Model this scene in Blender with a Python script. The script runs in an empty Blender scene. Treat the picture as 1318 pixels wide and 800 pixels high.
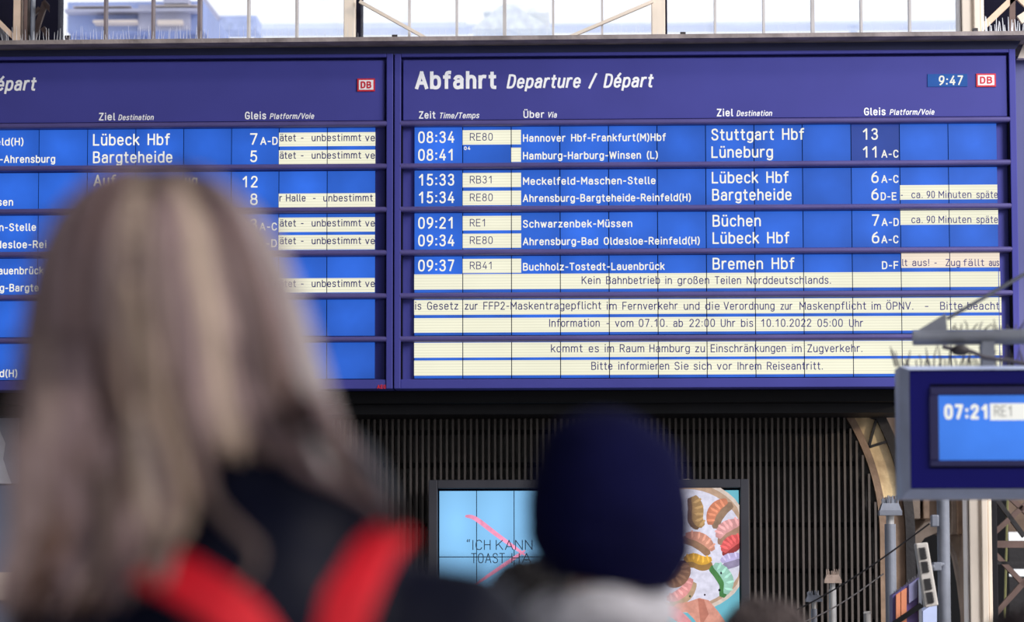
import bpy, bmesh, math, random
from mathutils import Vector, Matrix, noise

# ------------------------------------------------------------------ camera
S = bpy.context.scene
COL = S.collection
W_IMG, H_IMG, F = 1318.0, 800.0, 4000.0
YAW, PITCH, ROLL, CAM_H = -0.0342993, 0.0876165, -0.0017524, 1.35
fwd = Vector((math.sin(YAW)*math.cos(PITCH), math.cos(YAW)*math.cos(PITCH), math.sin(PITCH)))
rgt = fwd.cross(Vector((0, 0, 1))).normalized()
upv = rgt.cross(fwd)
R_ = rgt*math.cos(ROLL) + upv*math.sin(ROLL)
U_ = -rgt*math.sin(ROLL) + upv*math.cos(ROLL)
cam_d = bpy.data.cameras.new('camera')
cam = bpy.data.objects.new('camera', cam_d)
COL.objects.link(cam)
cam.matrix_world = Matrix(((R_.x, U_.x, -fwd.x, 0), (R_.y, U_.y, -fwd.y, 0), (R_.z, U_.z, -fwd.z, CAM_H), (0, 0, 0, 1)))
cam_d.sensor_width = 36.0
cam_d.lens = 36.0*F/W_IMG
cam_d.clip_end = 500
cam_d.dof.use_dof = True
cam_d.dof.focus_distance = 25.1
cam_d.dof.aperture_fstop = (cam_d.lens/1000)/0.041
S.camera = cam

# ------------------------------------------------------------------ light
wd = bpy.data.worlds.new('sky')
S.world = wd
wd.use_nodes = True
bg = wd.node_tree.nodes['Background']
bg.inputs[0].default_value = (0.96, 0.97, 1.0, 1)
bg.inputs[1].default_value = 1.2
sun_d = bpy.data.lights.new('sun', 'SUN')
sun_d.energy = 1.0
sun_d.angle = math.radians(6)
sun_d.color = (1.0, 0.86, 0.68)
sun = bpy.data.objects.new('sun', sun_d)
COL.objects.link(sun)
sun.rotation_euler = Vector((-0.80, 0.42, -0.42)).to_track_quat('-Z', 'Y').to_euler()
fill_d = bpy.data.lights.new('roof_skylight', 'AREA')   # added fill lamp that brightens the boards from the right
fill_d.energy = 1500
fill_d.size = 4.0
fill_d.color = (0.97, 0.97, 1.0)
sky = bpy.data.objects.new('roof_skylight', fill_d)  # the added fill lamp, separate from the sky world
COL.objects.link(sky)
sky.location = (9.0, 15.0, 8.5)
sky.rotation_euler = (Vector((2.2, 25, 3.2))-sky.location).to_track_quat('-Z', 'Y').to_euler()
arch_spot_d = bpy.data.lights.new('sunbeam', 'SPOT')      # added warm spot lamp imitating a sun patch on the arch
arch_spot_d.energy = 2600
arch_spot_d.color = (1.0, 0.84, 0.64)
arch_spot_d.spot_size = math.radians(9)
arch_spot_d.spot_blend = 0.5
arch_spot_d.shadow_soft_size = 0.15
beam = bpy.data.objects.new('sunbeam', arch_spot_d)
COL.objects.link(beam)
beam.location = (10.5, 16.5, 4.6)
beam.rotation_euler = (Vector((2.35, 26.6, 2.75))-beam.location).to_track_quat('-Z', 'Y').to_euler()
S.view_settings.view_transform = 'Standard'
S.view_settings.look = 'None'
S.view_settings.gamma = 1
S.view_settings.exposure = 0.0
S.view_settings.use_curve_mapping = False

# ------------------------------------------------------------------ helpers
rnd = random.Random(7)


def at(px, py, Y):
    d = fwd*F + R_*(px-W_IMG/2) - U_*(py-H_IMG/2)
    return Vector((0, 0, CAM_H)) + d*(Y/d.y)


def lin(c):
    c = c/255.0
    return c/12.92 if c <= 0.04045 else ((c+0.055)/1.055)**2.4


def rgb(c):
    return (lin(c[0]), lin(c[1]), lin(c[2]), 1)


def mat(name, c, rough=0.6, metal=0.0, var=0.15, scale=6.0, bump=0.0, bscale=40.0, spec=0.4, stretch=None):
    m = bpy.data.materials.new(name)
    m.use_nodes = True
    nt = m.node_tree
    b = nt.nodes['Principled BSDF']
    b.inputs['Roughness'].default_value = rough
    b.inputs['Metallic'].default_value = metal
    b.inputs['Specular IOR Level'].default_value = spec
    tc = nt.nodes.new('ShaderNodeTexCoord')
    src = tc.outputs['Object']
    if stretch:
        mp = nt.nodes.new('ShaderNodeMapping')
        mp.inputs['Scale'].default_value = stretch
        nt.links.new(src, mp.inputs[0])
        src = mp.outputs[0]
    n = nt.nodes.new('ShaderNodeTexNoise')
    n.inputs['Scale'].default_value = scale
    n.inputs['Detail'].default_value = 6
    nt.links.new(src, n.inputs['Vector'])
    r = nt.nodes.new('ShaderNodeValToRGB')
    k = rgb(c)
    r.color_ramp.elements[0].position = 0.3
    r.color_ramp.elements[1].position = 0.7
    r.color_ramp.elements[0].color = tuple(x*(1-var) for x in k[:3]) + (1,)
    r.color_ramp.elements[1].color = tuple(min(1, x*(1+var)) for x in k[:3]) + (1,)
    nt.links.new(n.outputs['Fac'], r.inputs[0])
    nt.links.new(r.outputs[0], b.inputs['Base Color'])
    if bump:
        n2 = nt.nodes.new('ShaderNodeTexNoise')
        n2.inputs['Scale'].default_value = bscale
        nt.links.new(src, n2.inputs['Vector'])
        bp = nt.nodes.new('ShaderNodeBump')
        bp.inputs['Strength'].default_value = bump
        bp.inputs['Distance'].default_value = 0.02
        nt.links.new(n2.outputs['Fac'], bp.inputs['Height'])
        nt.links.new(bp.outputs[0], b.inputs['Normal'])
    return m


def emit(name, c, strength=1.0, var=0.0, rnd_amt=0.0, lines=0.0, base=(8, 8, 14), nscale=1.2):
    """a lit display surface: emission with backlight unevenness, a difference per module and fine row lines"""
    m = bpy.data.materials.new(name)
    m.use_nodes = True
    nt = m.node_tree
    b = nt.nodes['Principled BSDF']
    b.inputs['Base Color'].default_value = rgb(base)
    b.inputs['Roughness'].default_value = 0.5
    b.inputs['Specular IOR Level'].default_value = 0.2
    b.inputs['Emission Color'].default_value = rgb(c)
    b.inputs['Emission Strength'].default_value = strength
    val = None

    def mul(a, bb):
        x = nt.nodes.new('ShaderNodeMath')
        x.operation = 'MULTIPLY'
        nt.links.new(a, x.inputs[0])
        nt.links.new(bb, x.inputs[1])
        return x.outputs[0]

    def rng(sock, lo, hi, f0=0.0, f1=1.0):
        x = nt.nodes.new('ShaderNodeMapRange')
        x.inputs['From Min'].default_value = f0
        x.inputs['From Max'].default_value = f1
        x.inputs['To Min'].default_value = lo
        x.inputs['To Max'].default_value = hi
        nt.links.new(sock, x.inputs['Value'])
        return x.outputs[0]
    tc = nt.nodes.new('ShaderNodeTexCoord')
    if var:
        n = nt.nodes.new('ShaderNodeTexNoise')
        n.inputs['Scale'].default_value = nscale
        n.inputs['Detail'].default_value = 3
        nt.links.new(tc.outputs['Object'], n.inputs['Vector'])
        val = rng(n.outputs['Fac'], strength*(1-var), strength*(1+var), 0.3, 0.7)
        g = nt.nodes.new('ShaderNodeTexGradient')
        g.gradient_type = 'SPHERICAL'
        mp = nt.nodes.new('ShaderNodeMapping')
        mp.inputs['Location'].default_value = (-0.5, 0, -0.5)
        mp.inputs['Scale'].default_value = (1, 0, 1)
        nt.links.new(tc.outputs['Generated'], mp.inputs[0])
        nt.links.new(mp.outputs[0], g.inputs[0])
        val = mul(val, rng(g.outputs['Fac'], 1-var*1.1, 1+var*0.6, 0.3, 0.9))
    if rnd_amt:
        oi = nt.nodes.new('ShaderNodeObjectInfo')
        v2 = rng(oi.outputs['Random'], 1-rnd_amt, 1+rnd_amt)
        val = mul(val, v2) if val else rng(oi.outputs['Random'], strength*(1-rnd_amt), strength*(1+rnd_amt))
    if lines:
        wv = nt.nodes.new('ShaderNodeTexWave')
        wv.wave_type = 'BANDS'
        wv.bands_direction = 'Z'
        wv.inputs['Scale'].default_value = 14.0
        wv.inputs['Distortion'].default_value = 0.3
        nt.links.new(tc.outputs['Object'], wv.inputs['Vector'])
        v3 = rng(wv.outputs['Fac'], 1-lines, 1.0, 0.0, 0.35)
        val = mul(val, v3) if val else rng(wv.outputs['Fac'], strength*(1-lines), strength, 0.0, 0.35)
    if val:
        nt.links.new(val, b.inputs['Emission Strength'])
    return m


def root_of(o):
    while o.parent is not None:
        o = o.parent
    return o


def empty(name, loc, label=None, cat=None, group=None, kind=None):
    o = bpy.data.objects.new(name, None)
    COL.objects.link(o)
    o.location = loc
    tag(o, label, cat, group, kind)
    return o


def tag(o, label=None, cat=None, group=None, kind=None):
    if label:
        o['label'] = label
    if cat:
        o['category'] = cat
    if group:
        o['group'] = group
    if kind:
        o['kind'] = kind
    return o


class MB:
    """collects shapes in world coordinates and links them as ONE mesh object"""

    def __init__(s):
        s.v, s.f, s.m = [], [], []

    def add(s, vs, fs, mi=0):
        b = len(s.v)
        s.v += [tuple(x) for x in vs]
        s.f += [tuple(b+i for i in f) for f in fs]
        s.m += [mi]*len(fs)

    def box(s, x0, x1, y0, y1, z0, z1, mi=0):
        vs = [(x, y, z) for x in (x0, x1) for y in (y0, y1) for z in (z0, z1)]
        s.add(vs, [(0, 1, 3, 2), (4, 6, 7, 5), (0, 4, 5, 1), (2, 3, 7, 6), (0, 2, 6, 4), (1, 5, 7, 3)], mi)

    def prism(s, poly, y0, y1, mi=0):
        """poly: (x, z) outline, extruded from y0 to y1"""
        n = len(poly)
        vs = [(x, y0, z) for x, z in poly] + [(x, y1, z) for x, z in poly]
        fs = [tuple(range(n))[::-1], tuple(range(n, 2*n))]
        fs += [(i, (i+1) % n, n+(i+1) % n, n+i) for i in range(n)]
        s.add(vs, fs, mi)

    def bar(s, a, b, w, d, mi=0, side=None):
        """rectangular bar from a to b, w across, d deep"""
        a, b = Vector(a), Vector(b)
        t = (b-a).normalized()
        dy = Vector(side) if side else Vector((0, 1, 0))
        if abs(t.dot(dy)) > 0.95:
            dy = Vector((1, 0, 0))
        sx = t.cross(dy).normalized()
        dy = sx.cross(t)
        vs = []
        for p in (a, b):
            for i, j in ((-1, -1), (1, -1), (1, 1), (-1, 1)):
                vs.append(p + sx*(i*w/2) + dy*(j*d/2))
        s.add(vs, [(0, 1, 2, 3), (7, 6, 5, 4), (0, 4, 5, 1), (1, 5, 6, 2), (2, 6, 7, 3), (3, 7, 4, 0)], mi)

    def tube(s, pts, rad, n=10, mi=0, flat=1.0, flatdir=None, cap=True):
        pts = [Vector(p) for p in pts]
        m = len(pts)
        if not hasattr(rad, '__len__'):
            rad = [rad]*m
        vs, fs = [], []
        ref = Vector(flatdir) if flatdir else None
        prev = None
        for i, p in enumerate(pts):
            t = (pts[min(i+1, m-1)]-pts[max(i-1, 0)])
            if t.length < 1e-9:
                t = Vector((0, 0, 1))
            t.normalize()
            if ref is not None:
                a = ref - t*ref.dot(t)
            elif prev is None:
                a = t.cross(Vector((0, 0, 1)) if abs(t.z) < 0.9 else Vector((1, 0, 0)))
            else:
                a = prev - t*prev.dot(t)
            if a.length < 1e-6:
                a = t.orthogonal()
            a.normalize()
            prev = a
            b = t.cross(a)
            for k in range(n):
                q = 2*math.pi*k/n
                vs.append(p + a*(math.cos(q)*rad[i]*flat) + b*(math.sin(q)*rad[i]))
        for i in range(m-1):
            for k in range(n):
                fs.append((i*n+k, i*n+(k+1) % n, (i+1)*n+(k+1) % n, (i+1)*n+k))
        if cap:
            fs.append(tuple(range(n))[::-1])
            fs.append(tuple((m-1)*n+k for k in range(n)))
        s.add(vs, fs, mi)

    def ball(s, c, r, nu=24, nv=16, mi=0, rot=None):
        c = Vector(c)
        vs, fs = [], []
        for i in range(nv+1):
            th = math.pi*i/nv
            for k in range(nu):
                ph = 2*math.pi*k/nu
                p = Vector((r[0]*math.sin(th)*math.cos(ph), r[1]*math.sin(th)*math.sin(ph), r[2]*math.cos(th)))
                if rot:
                    p = rot @ p
                vs.append(c+p)
        for i in range(nv):
            for k in range(nu):
                fs.append((i*nu+k, (i+1)*nu+k, (i+1)*nu+(k+1) % nu, i*nu+(k+1) % nu))
        s.add(vs, fs, mi)

    def capsule(s, pts, rads, n=20, flat=1.0, flatdir=None):
        """tube with ball ends: a limb for a voxel union"""
        s.tube(pts, rads, n, 0, flat, flatdir)
        s.ball(pts[0], (rads[0],)*3, 16, 10)
        s.ball(pts[-1], (rads[-1],)*3, 16, 10)

    def lathe(s, c, prof, n=32, mi=0, sx=1.0, sy=1.0):
        """prof: (radius, z) pairs"""
        vs, fs = [], []
        for r, z in prof:
            for k in range(n):
                q = 2*math.pi*k/n
                vs.append((c[0]+r*sx*math.cos(q), c[1]+r*sy*math.sin(q), c[2]+z))
        m = len(prof)
        for i in range(m-1):
            for k in range(n):
                fs.append((i*n+k, i*n+(k+1) % n, (i+1)*n+(k+1) % n, (i+1)*n+k))
        fs.append(tuple(range(n))[::-1])
        fs.append(tuple((m-1)*n+k for k in range(n)))
        s.add(vs, fs, mi)

    def build(s, name, mats, parent=None, smooth=False, voxel=None, sm_it=0, kind=None, bevel=0.0, fix=True):
        if not isinstance(mats, (list, tuple)):
            mats = [mats]
        xs = [v[0] for v in s.v]
        ys = [v[1] for v in s.v]
        zs = [v[2] for v in s.v]
        if parent is not None:
            org = Vector(root_of(parent).location)
        else:
            org = Vector(((min(xs)+max(xs))/2, (min(ys)+max(ys))/2, min(zs)))
        me = bpy.data.meshes.new(name)
        me.from_pydata([Vector(v)-org for v in s.v], [], s.f)
        for m in mats:
            me.materials.append(m)
        for p, i in zip(me.polygons, s.m):
            p.material_index = i
            p.use_smooth = smooth
        if fix:
            bm = bmesh.new()
            bm.from_mesh(me)
            bmesh.ops.recalc_face_normals(bm, faces=bm.faces)
            bm.to_mesh(me)
            bm.free()
        o = bpy.data.objects.new(name, me)
        COL.objects.link(o)
        if voxel:
            md = o.modifiers.new('r', 'REMESH')
            md.mode = 'VOXEL'
            md.voxel_size = voxel
            md.use_smooth_shade = True
            if sm_it:
                m2 = o.modifiers.new('s', 'SMOOTH')
                m2.iterations = sm_it
            dg = bpy.context.evaluated_depsgraph_get()
            me2 = bpy.data.meshes.new_from_object(o.evaluated_get(dg))
            o.modifiers.clear()
            o.data = me2
            if not me2.materials:
                for m in mats:
                    me2.materials.append(m)
            for p in me2.polygons:
                p.use_smooth = True
        if bevel:
            md = o.modifiers.new('b', 'BEVEL')
            md.width = bevel
            md.segments = 2
            md.limit_method = 'ANGLE'
        if parent is not None:
            o.parent = parent
        else:
            o.location = org
        if kind:
            o['kind'] = kind
        return o


# ------------------------------------------------------------------ lettering (single-line letter shapes drawn with a stroke)
X = .72


def sm(*p):
    out = []
    n = len(p)
    for i in range(n-1):
        a, b, c, d = p[max(i-1, 0)], p[i], p[i+1], p[min(i+2, n-1)]
        for k in range(4):
            t = k/4
            out.append(tuple(0.5*(2*b[j]+(c[j]-a[j])*t+(2*a[j]-5*b[j]+4*c[j]-d[j])*t*t+(3*b[j]-a[j]-3*c[j]+d[j])*t**3) for j in (0, 1)))
    out.append(p[-1])
    return out


def ov(cx, cy, rx, ry, e=.8):
    out = []
    for k in range(25):
        q = 2*math.pi*k/24
        c, s_ = math.cos(q), math.sin(q)
        out.append((cx+rx*math.copysign(abs(c)**e, c), cy+ry*math.copysign(abs(s_)**e, s_)))
    return out


def ln(*p):
    return list(p)


def dot(x, y):
    return [(x-.03, y), (x+.03, y)]


O_L = ov(.25, .36, .24, .36)
UML = [dot(.13, 1.0), dot(.37, 1.0)]
G = {
    ' ': (.36, []),
    'a': (.5, [sm((.05, .58), (.13, .69), (.25, .72), (.38, .69), (.46, .54)), ln((.46, .56), (.46, 0)), sm((.46, .42), (.2, .42), (.05, .34), (.02, .2), (.06, .06), (.18, 0), (.33, .03), (.46, .15))]),
    'b': (.5, [ln((.02, 1), (.02, 0)), ov(.26, .36, .24, .36)]),
    'c': (.46, [sm((.46, .58), (.37, .7), (.25, .72), (.08, .64), (.02, .36), (.08, .08), (.25, 0), (.37, .02), (.46, .14))]),
    'd': (.5, [ln((.49, 1), (.49, 0)), O_L]),
    'e': (.5, [ln((.02, .37), (.48, .37)), sm((.48, .37), (.44, .6), (.25, .72), (.07, .63), (.02, .36), (.08, .08), (.25, 0), (.37, .02), (.46, .12))]),
    'f': (.34, [sm((.36, 1), (.27, 1), (.17, .95), (.14, .8)), ln((.14, .82), (.14, 0)), ln((0, .7), (.33, .7))]),
    'g': (.5, [O_L, ln((.49, .72), (.49, -.05)), sm((.49, -.05), (.43, -.21), (.25, -.27), (.06, -.2))]),
    'h': (.48, [ln((.02, 1), (.02, 0)), sm((.02, .5), (.12, .67), (.27, .72), (.41, .65), (.46, .46)), ln((.46, .48), (.46, 0))]),
    'i': (.1, [ln((.05, .72), (.05, 0)), ln((.05, .97), (.05, 1.03))]),
    'k': (.46, [ln((.02, 1), (.02, 0)), ln((.44, .72), (.02, .28)), ln((.17, .44), (.47, 0))]),
    'l': (.14, [ln((.05, 1), (.05, .12)), sm((.05, .14), (.08, .03), (.18, 0))]),
    'm': (.8, [ln((.02, .72), (.02, 0)), sm((.02, .5), (.1, .67), (.22, .72), (.34, .66), (.4, .48)), ln((.4, .5), (.4, 0)), sm((.4, .5), (.48, .67), (.6, .72), (.73, .66), (.78, .48)), ln((.78, .5), (.78, 0))]),
    'n': (.48, [ln((.02, .72), (.02, 0)), sm((.02, .5), (.12, .67), (.27, .72), (.41, .65), (.46, .46)), ln((.46, .48), (.46, 0))]),
    'o': (.5, [O_L]),
    'p': (.5, [ln((.02, .72), (.02, -.27)), ov(.26, .36, .24, .36)]),
    'r': (.32, [ln((.02, .72), (.02, 0)), sm((.02, .42), (.09, .63), (.2, .72), (.33, .71))]),
    's': (.44, [sm((.42, .6), (.34, .7), (.22, .72), (.08, .68), (.04, .55), (.1, .42), (.24, .37), (.38, .3), (.43, .17), (.36, .04), (.22, 0), (.1, .02), (.02, .12))]),
    't': (.33, [ln((.14, .95), (.14, .15)), sm((.14, .17), (.18, .03), (.33, 0)), ln((0, .7), (.32, .7))]),
    'u': (.48, [ln((.02, .72), (.02, .25)), sm((.02, .27), (.07, .06), (.22, 0), (.37, .06), (.46, .25)), ln((.46, .72), (.46, 0))]),
    'v': (.46, [ln((0, .72), (.23, 0), (.46, .72))]),
    'w': (.68, [ln((0, .72), (.17, 0), (.34, .66), (.51, 0), (.68, .72))]),
    'z': (.44, [ln((.02, .7), (.42, .7), (.02, .02), (.44, .02))]),
    'ß': (.48, [ln((.02, 0), (.02, .8)), sm((.02, .75), (.07, .95), (.22, 1), (.37, .94), (.4, .8), (.34, .65), (.22, .56)), sm((.22, .56), (.38, .48), (.46, .3), (.42, .08), (.28, 0), (.16, .02))]),
    'A': (.62, [ln((0, 0), (.31, 1), (.62, 0)), ln((.1, .32), (.52, .32))]),
    'B': (.56, [ln((.02, 0), (.02, 1)), sm((.02, 1), (.3, 1), (.48, .93), (.5, .76), (.44, .58), (.3, .53), (.02, .53)), sm((.3, .53), (.48, .48), (.55, .3), (.5, .07), (.3, 0), (.02, 0))]),
    'C': (.56, [sm((.55, .78), (.46, .95), (.3, 1), (.1, .9), (.02, .5), (.1, .1), (.3, 0), (.46, .05), (.55, .22))]),
    'D': (.56, [ln((.02, 0), (.02, 1)), sm((.02, 1), (.25, 1), (.47, .9), (.55, .5), (.47, .1), (.25, 0), (.02, 0))]),
    'E': (.5, [ln((.5, 1), (.02, 1), (.02, 0), (.5, 0)), ln((.02, .52), (.45, .52))]),
    'F': (.48, [ln((.48, 1), (.02, 1), (.02, 0)), ln((.02, .5), (.43, .5))]),
    'G': (.58, [sm((.55, .8), (.46, .95), (.3, 1), (.1, .9), (.02, .5), (.1, .1), (.3, 0), (.48, .05), (.56, .2)), ln((.56, .18), (.56, .46), (.32, .46))]),
    'H': (.58, [ln((.02, 0), (.02, 1)), ln((.56, 0), (.56, 1)), ln((.02, .52), (.56, .52))]),
    'I': (.1, [ln((.05, 0), (.05, 1))]),
    'K': (.56, [ln((.02, 0), (.02, 1)), ln((.54, 1), (.02, .4)), ln((.2, .6), (.56, 0))]),
    'L': (.48, [ln((.02, 1), (.02, 0), (.48, 0))]),
    'M': (.7, [ln((.02, 0), (.02, 1), (.35, .35), (.68, 1), (.68, 0))]),
    'N': (.6, [ln((.02, 0), (.02, 1), (.58, 0), (.58, 1))]),
    'O': (.6, [ov(.3, .5, .28, .5)]),
    'P': (.54, [ln((.02, 0), (.02, 1)), sm((.02, 1), (.3, 1), (.48, .93), (.53, .74), (.48, .54), (.3, .47), (.02, .47))]),
    'R': (.56, [ln((.02, 0), (.02, 1)), sm((.02, 1), (.3, 1), (.48, .93), (.53, .74), (.48, .55), (.3, .49), (.02, .49)), ln((.3, .49), (.56, 0))]),
    'S': (.54, [sm((.5, .8), (.42, .96), (.26, 1), (.08, .93), (.04, .74), (.14, .58), (.3, .51), (.46, .42), (.53, .24), (.44, .05), (.26, 0), (.1, .04), (.02, .2))]),
    'T': (.54, [ln((0, 1), (.54, 1)), ln((.27, 1), (.27, 0))]),
    'U': (.58, [ln((.02, 1), (.02, .3)), sm((.02, .32), (.08, .07), (.29, 0), (.5, .07), (.56, .32)), ln((.56, .3), (.56, 1))]),
    'V': (.6, [ln((0, 1), (.3, 0), (.6, 1))]),
    'W': (.86, [ln((0, 1), (.2, 0), (.43, .9), (.66, 0), (.86, 1))]),
    'Z': (.54, [ln((.02, 1), (.53, 1), (.01, 0), (.54, 0))]),
    '0': (.5, [ov(.25, .5, .23, .5, .75)]),
    '1': (.5, [ln((.08, .74), (.32, 1), (.32, 0))]),
    '2': (.5, [sm((.04, .78), (.1, .94), (.25, 1), (.41, .93), (.46, .74), (.38, .54), (.02, .02)), ln((.02, 0), (.48, 0))]),
    '3': (.5, [sm((.05, .84), (.13, .96), (.25, 1), (.4, .94), (.44, .77), (.38, .6), (.22, .54)), sm((.22, .54), (.4, .48), (.47, .28), (.4, .06), (.24, 0), (.1, .04), (.03, .18))]),
    '4': (.5, [ln((.32, 1), (.02, .26), (.5, .26)), ln((.38, .55), (.38, 0))]),
    '5': (.5, [ln((.44, 1), (.1, 1), (.06, .52)), sm((.06, .52), (.16, .62), (.28, .63), (.42, .54), (.47, .32), (.4, .07), (.24, 0), (.1, .04), (.03, .16))]),
    '6': (.5, [ov(.25, .31, .22, .31), sm((.03, .34), (.06, .62), (.18, .84), (.36, 1))]),
    '7': (.5, [ln((.03, 1), (.47, 1), (.17, 0))]),
    '8': (.5, [ov(.25, .77, .19, .23, .85), ov(.25, .27, .23, .27, .85)]),
    '9': (.5, [ov(.25, .69, .22, .31), sm((.47, .66), (.44, .38), (.32, .16), (.14, 0))]),
    ':': (.12, [dot(.06, .1), dot(.06, .64)]),
    '.': (.12, [dot(.06, .03)]),
    '-': (.34, [ln((.03, .42), (.31, .42))]),
    '(': (.2, [sm((.2, 1.05), (.08, .8), (.04, .45), (.08, .1), (.2, -.15))]),
    ')': (.2, [sm((0, 1.05), (.12, .8), (.16, .45), (.12, .1), (0, -.15))]),
    '/': (.36, [ln((0, -.08), (.36, 1.08))]),
    '!': (.12, [ln((.06, 1), (.06, .3)), dot(.06, .03)]),
    '“': (.3, [ln((.1, 1.08), (.03, .92), (.07, .84)), ln((.27, 1.08), (.2, .92), (.24, .84))]),
}
G['ä'] = (G['a'][0], G['a'][1]+UML)
G['ö'] = (G['o'][0], G['o'][1]+UML)
G['ü'] = (G['u'][0], G['u'][1]+UML)
G['Ü'] = (G['U'][0], G['U'][1]+[dot(.16, 1.25), dot(.42, 1.25)])
G['Ö'] = (G['O'][0], G['O'][1]+[dot(.16, 1.25), dot(.42, 1.25)])
G['é'] = (G['e'][0], G['e'][1]+[ln((.2, .86), (.36, 1.08))])


def ribbon(mb, pts, w, y, mi):
    n = len(pts)
    for i in range(1, n-1):                # a sharp corner starts a new stroke
        ax, az = pts[i][0]-pts[i-1][0], pts[i][1]-pts[i-1][1]
        cx, cz = pts[i+1][0]-pts[i][0], pts[i+1][1]-pts[i][1]
        d = math.hypot(ax, az)*math.hypot(cx, cz)
        if d > 0 and (ax*cx+az*cz)/d < -.1:
            ribbon(mb, pts[:i+1], w, y, mi)
            ribbon(mb, pts[i:], w, y-.0003, mi)
            return
    closed = (abs(pts[0][0]-pts[-1][0]) + abs(pts[0][1]-pts[-1][1])) < 1e-9
    L, Rr = [], []
    for i in range(n):
        a = pts[i-1] if i else (pts[-2] if closed else None)
        c = pts[i+1] if i < n-1 else (pts[1] if closed else None)
        b = pts[i]

        def nrm(p, q):
            dx, dz = q[0]-p[0], q[1]-p[1]
            d = math.hypot(dx, dz) or 1
            return (-dz/d, dx/d)
        n1 = nrm(a, b) if a else nrm(b, c)
        n2 = nrm(b, c) if c else n1
        mx, mz = n1[0]+n2[0], n1[1]+n2[1]
        d = math.hypot(mx, mz)
        if d < .3:
            mx, mz, k = n1[0], n1[1], 1
        else:
            mx, mz = mx/d, mz/d
            k = min(1/max(.35, mx*n1[0]+mz*n1[1]), 1.6)
        ex = ez = 0
        if not closed and (i == 0 or i == n-1):
            t = (n1[1], -n1[0])
            s_ = -.35 if i == 0 else .35
            ex, ez = t[0]*w*s_, t[1]*w*s_
        L.append((b[0]+mx*k*w/2+ex, y, b[1]+mz*k*w/2+ez))
        Rr.append((b[0]-mx*k*w/2+ex, y, b[1]-mz*k*w/2+ez))
    mb.add(L+Rr, [(i, i+1, n+i+1, n+i) for i in range(n-1)], mi)


def text(mb, s, x0, x1, zb, cap, y, weight=.13, slant=0.0, mi=0, xmin=None, xmax=None):
    """lettering fitted between x0 and x1, baseline zb, cap height cap, stroke weight as a share of cap"""
    w = weight
    adv, tot = [], 0.0
    for ch in s:
        adv.append(tot)
        tot += G[ch][0] + .13 + w
    tot -= .13
    tot += abs(slant)*.5
    kx = (x1-x0)/tot
    hh = cap*(1-w)
    for ch, a in zip(s, adv):
        for st in G[ch][1]:
            pts = [(x0 + kx*(a+w/2+p[0]+slant*p[1]), zb + cap*w/2 + hh*p[1]) for p in st]
            if xmin is not None:
                pts = [p for p in pts if p[0] >= xmin]
            if xmax is not None:
                pts = [p for p in pts if p[0] <= xmax]
            if len(pts) > 1:
                ribbon(mb, pts, cap*w, y-.00025*(len(mb.f) % 7), mi)


def ptext(mb, s, px0, px1, pyb, caph, Y, **k):
    a, b = at(px0, pyb, Y), at(px1, pyb, Y)
    c = at(px0, pyb-caph, Y)
    text(mb, s, a.x, b.x, a.z, c.z-a.z, Y, **k)

# ------------------------------------------------------------------ materials
M = {}
M['floor'] = mat('floor stone', (105, 103, 104), .5, 0, .2, 3)
M['navy'] = mat('navy coated sheet metal', (67, 68, 147), .55, 0, .06, 2, spec=.2)
M['navy_dark'] = mat('dark navy sheet metal', (40, 44, 84), .5, 0, .15, 2, spec=.3)
M['black'] = mat('black painted steel', (9, 9, 14), .6, 0, .2, 5, spec=.2)
M['gap'] = mat('dark joint', (10, 10, 26), .8, 0, .1, 5, spec=.1)
M['girt'] = mat('dark grey steel profile', (22, 22, 28), .55, 0, .25, 4, spec=.25)
M['bar'] = mat('navy rounded rail', (86, 80, 138), .42, 0, .1, 3, spec=.4)
M['ledge'] = mat('dusty grey ledge', (150, 140, 140), .9, 0, .3, 5, bump=.3, bscale=30)
M['lcd'] = emit('lit blue display', (44, 101, 212), 1.0, var=.16, rnd_amt=.08, nscale=2.0)
M['lcd_dim'] = emit('dim blue display', (46, 74, 162), 1.0, var=.1, nscale=2.0)
M['cream'] = emit('lit cream display strip', (243, 241, 217), 1.0, var=.05, lines=.16, base=(60, 60, 50))
M['cream_pink'] = emit('lit pale pink display strip', (247, 230, 212), 1.0, var=.05, lines=.12, base=(60, 60, 50))
M['glyph_lit'] = emit('lit white glyph', (250, 248, 235), 1.0)
M['glyph_dark'] = mat('dark glyph', (62, 60, 118), .8, 0, .02, 3, spec=.1)
M['paint_white'] = mat('white lettering film', (248, 249, 255), .5, 0, .02, 3)
M['red'] = mat('red enamel', (200, 30, 50), .45, 0, .05, 3)
M['white'] = mat('white enamel', (240, 236, 240), .45, 0, .03, 3)
M['clock'] = emit('lit clock field', (25, 88, 170), 1.0, var=.1)
M['stone'] = mat('pale painted iron column', (238, 224, 208), .7, 0, .12, 4, bump=.15, bscale=12, stretch=(1, 1, .2))
M['mullion'] = mat('grey glazing bar', (205, 200, 200), .6, 0, .15, 3)
M['mullion_dark'] = mat('weathered glazing bar', (130, 118, 122), .7, 0, .25, 5)
M['peach'] = mat('pale lattice steel', (236, 208, 184), .7, 0, .15, 5)
M['taupe'] = mat('brown lattice steel', (120, 98, 92), .7, 0, .25, 5)
M['taupe_lt'] = mat('pigeon soiled cap', (150, 132, 122), .8, 0, .3, 20)
M['night'] = mat('unlit hall cladding', (24, 23, 40), .8, 0, .3, 2, spec=.1)  # one even dark navy colour
M['slat'] = mat('louvre fin', (92, 84, 80), .5, 0, .25, 3, bump=.1, bscale=40)
M['lback'] = mat('louvre backing', (58, 52, 50), .45, 0, .45, 3, bump=.4, bscale=25)
M['rib'] = mat('brown iron rib', (150, 124, 104), .5, 0, .3, 6, bump=.3, bscale=20)
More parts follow.
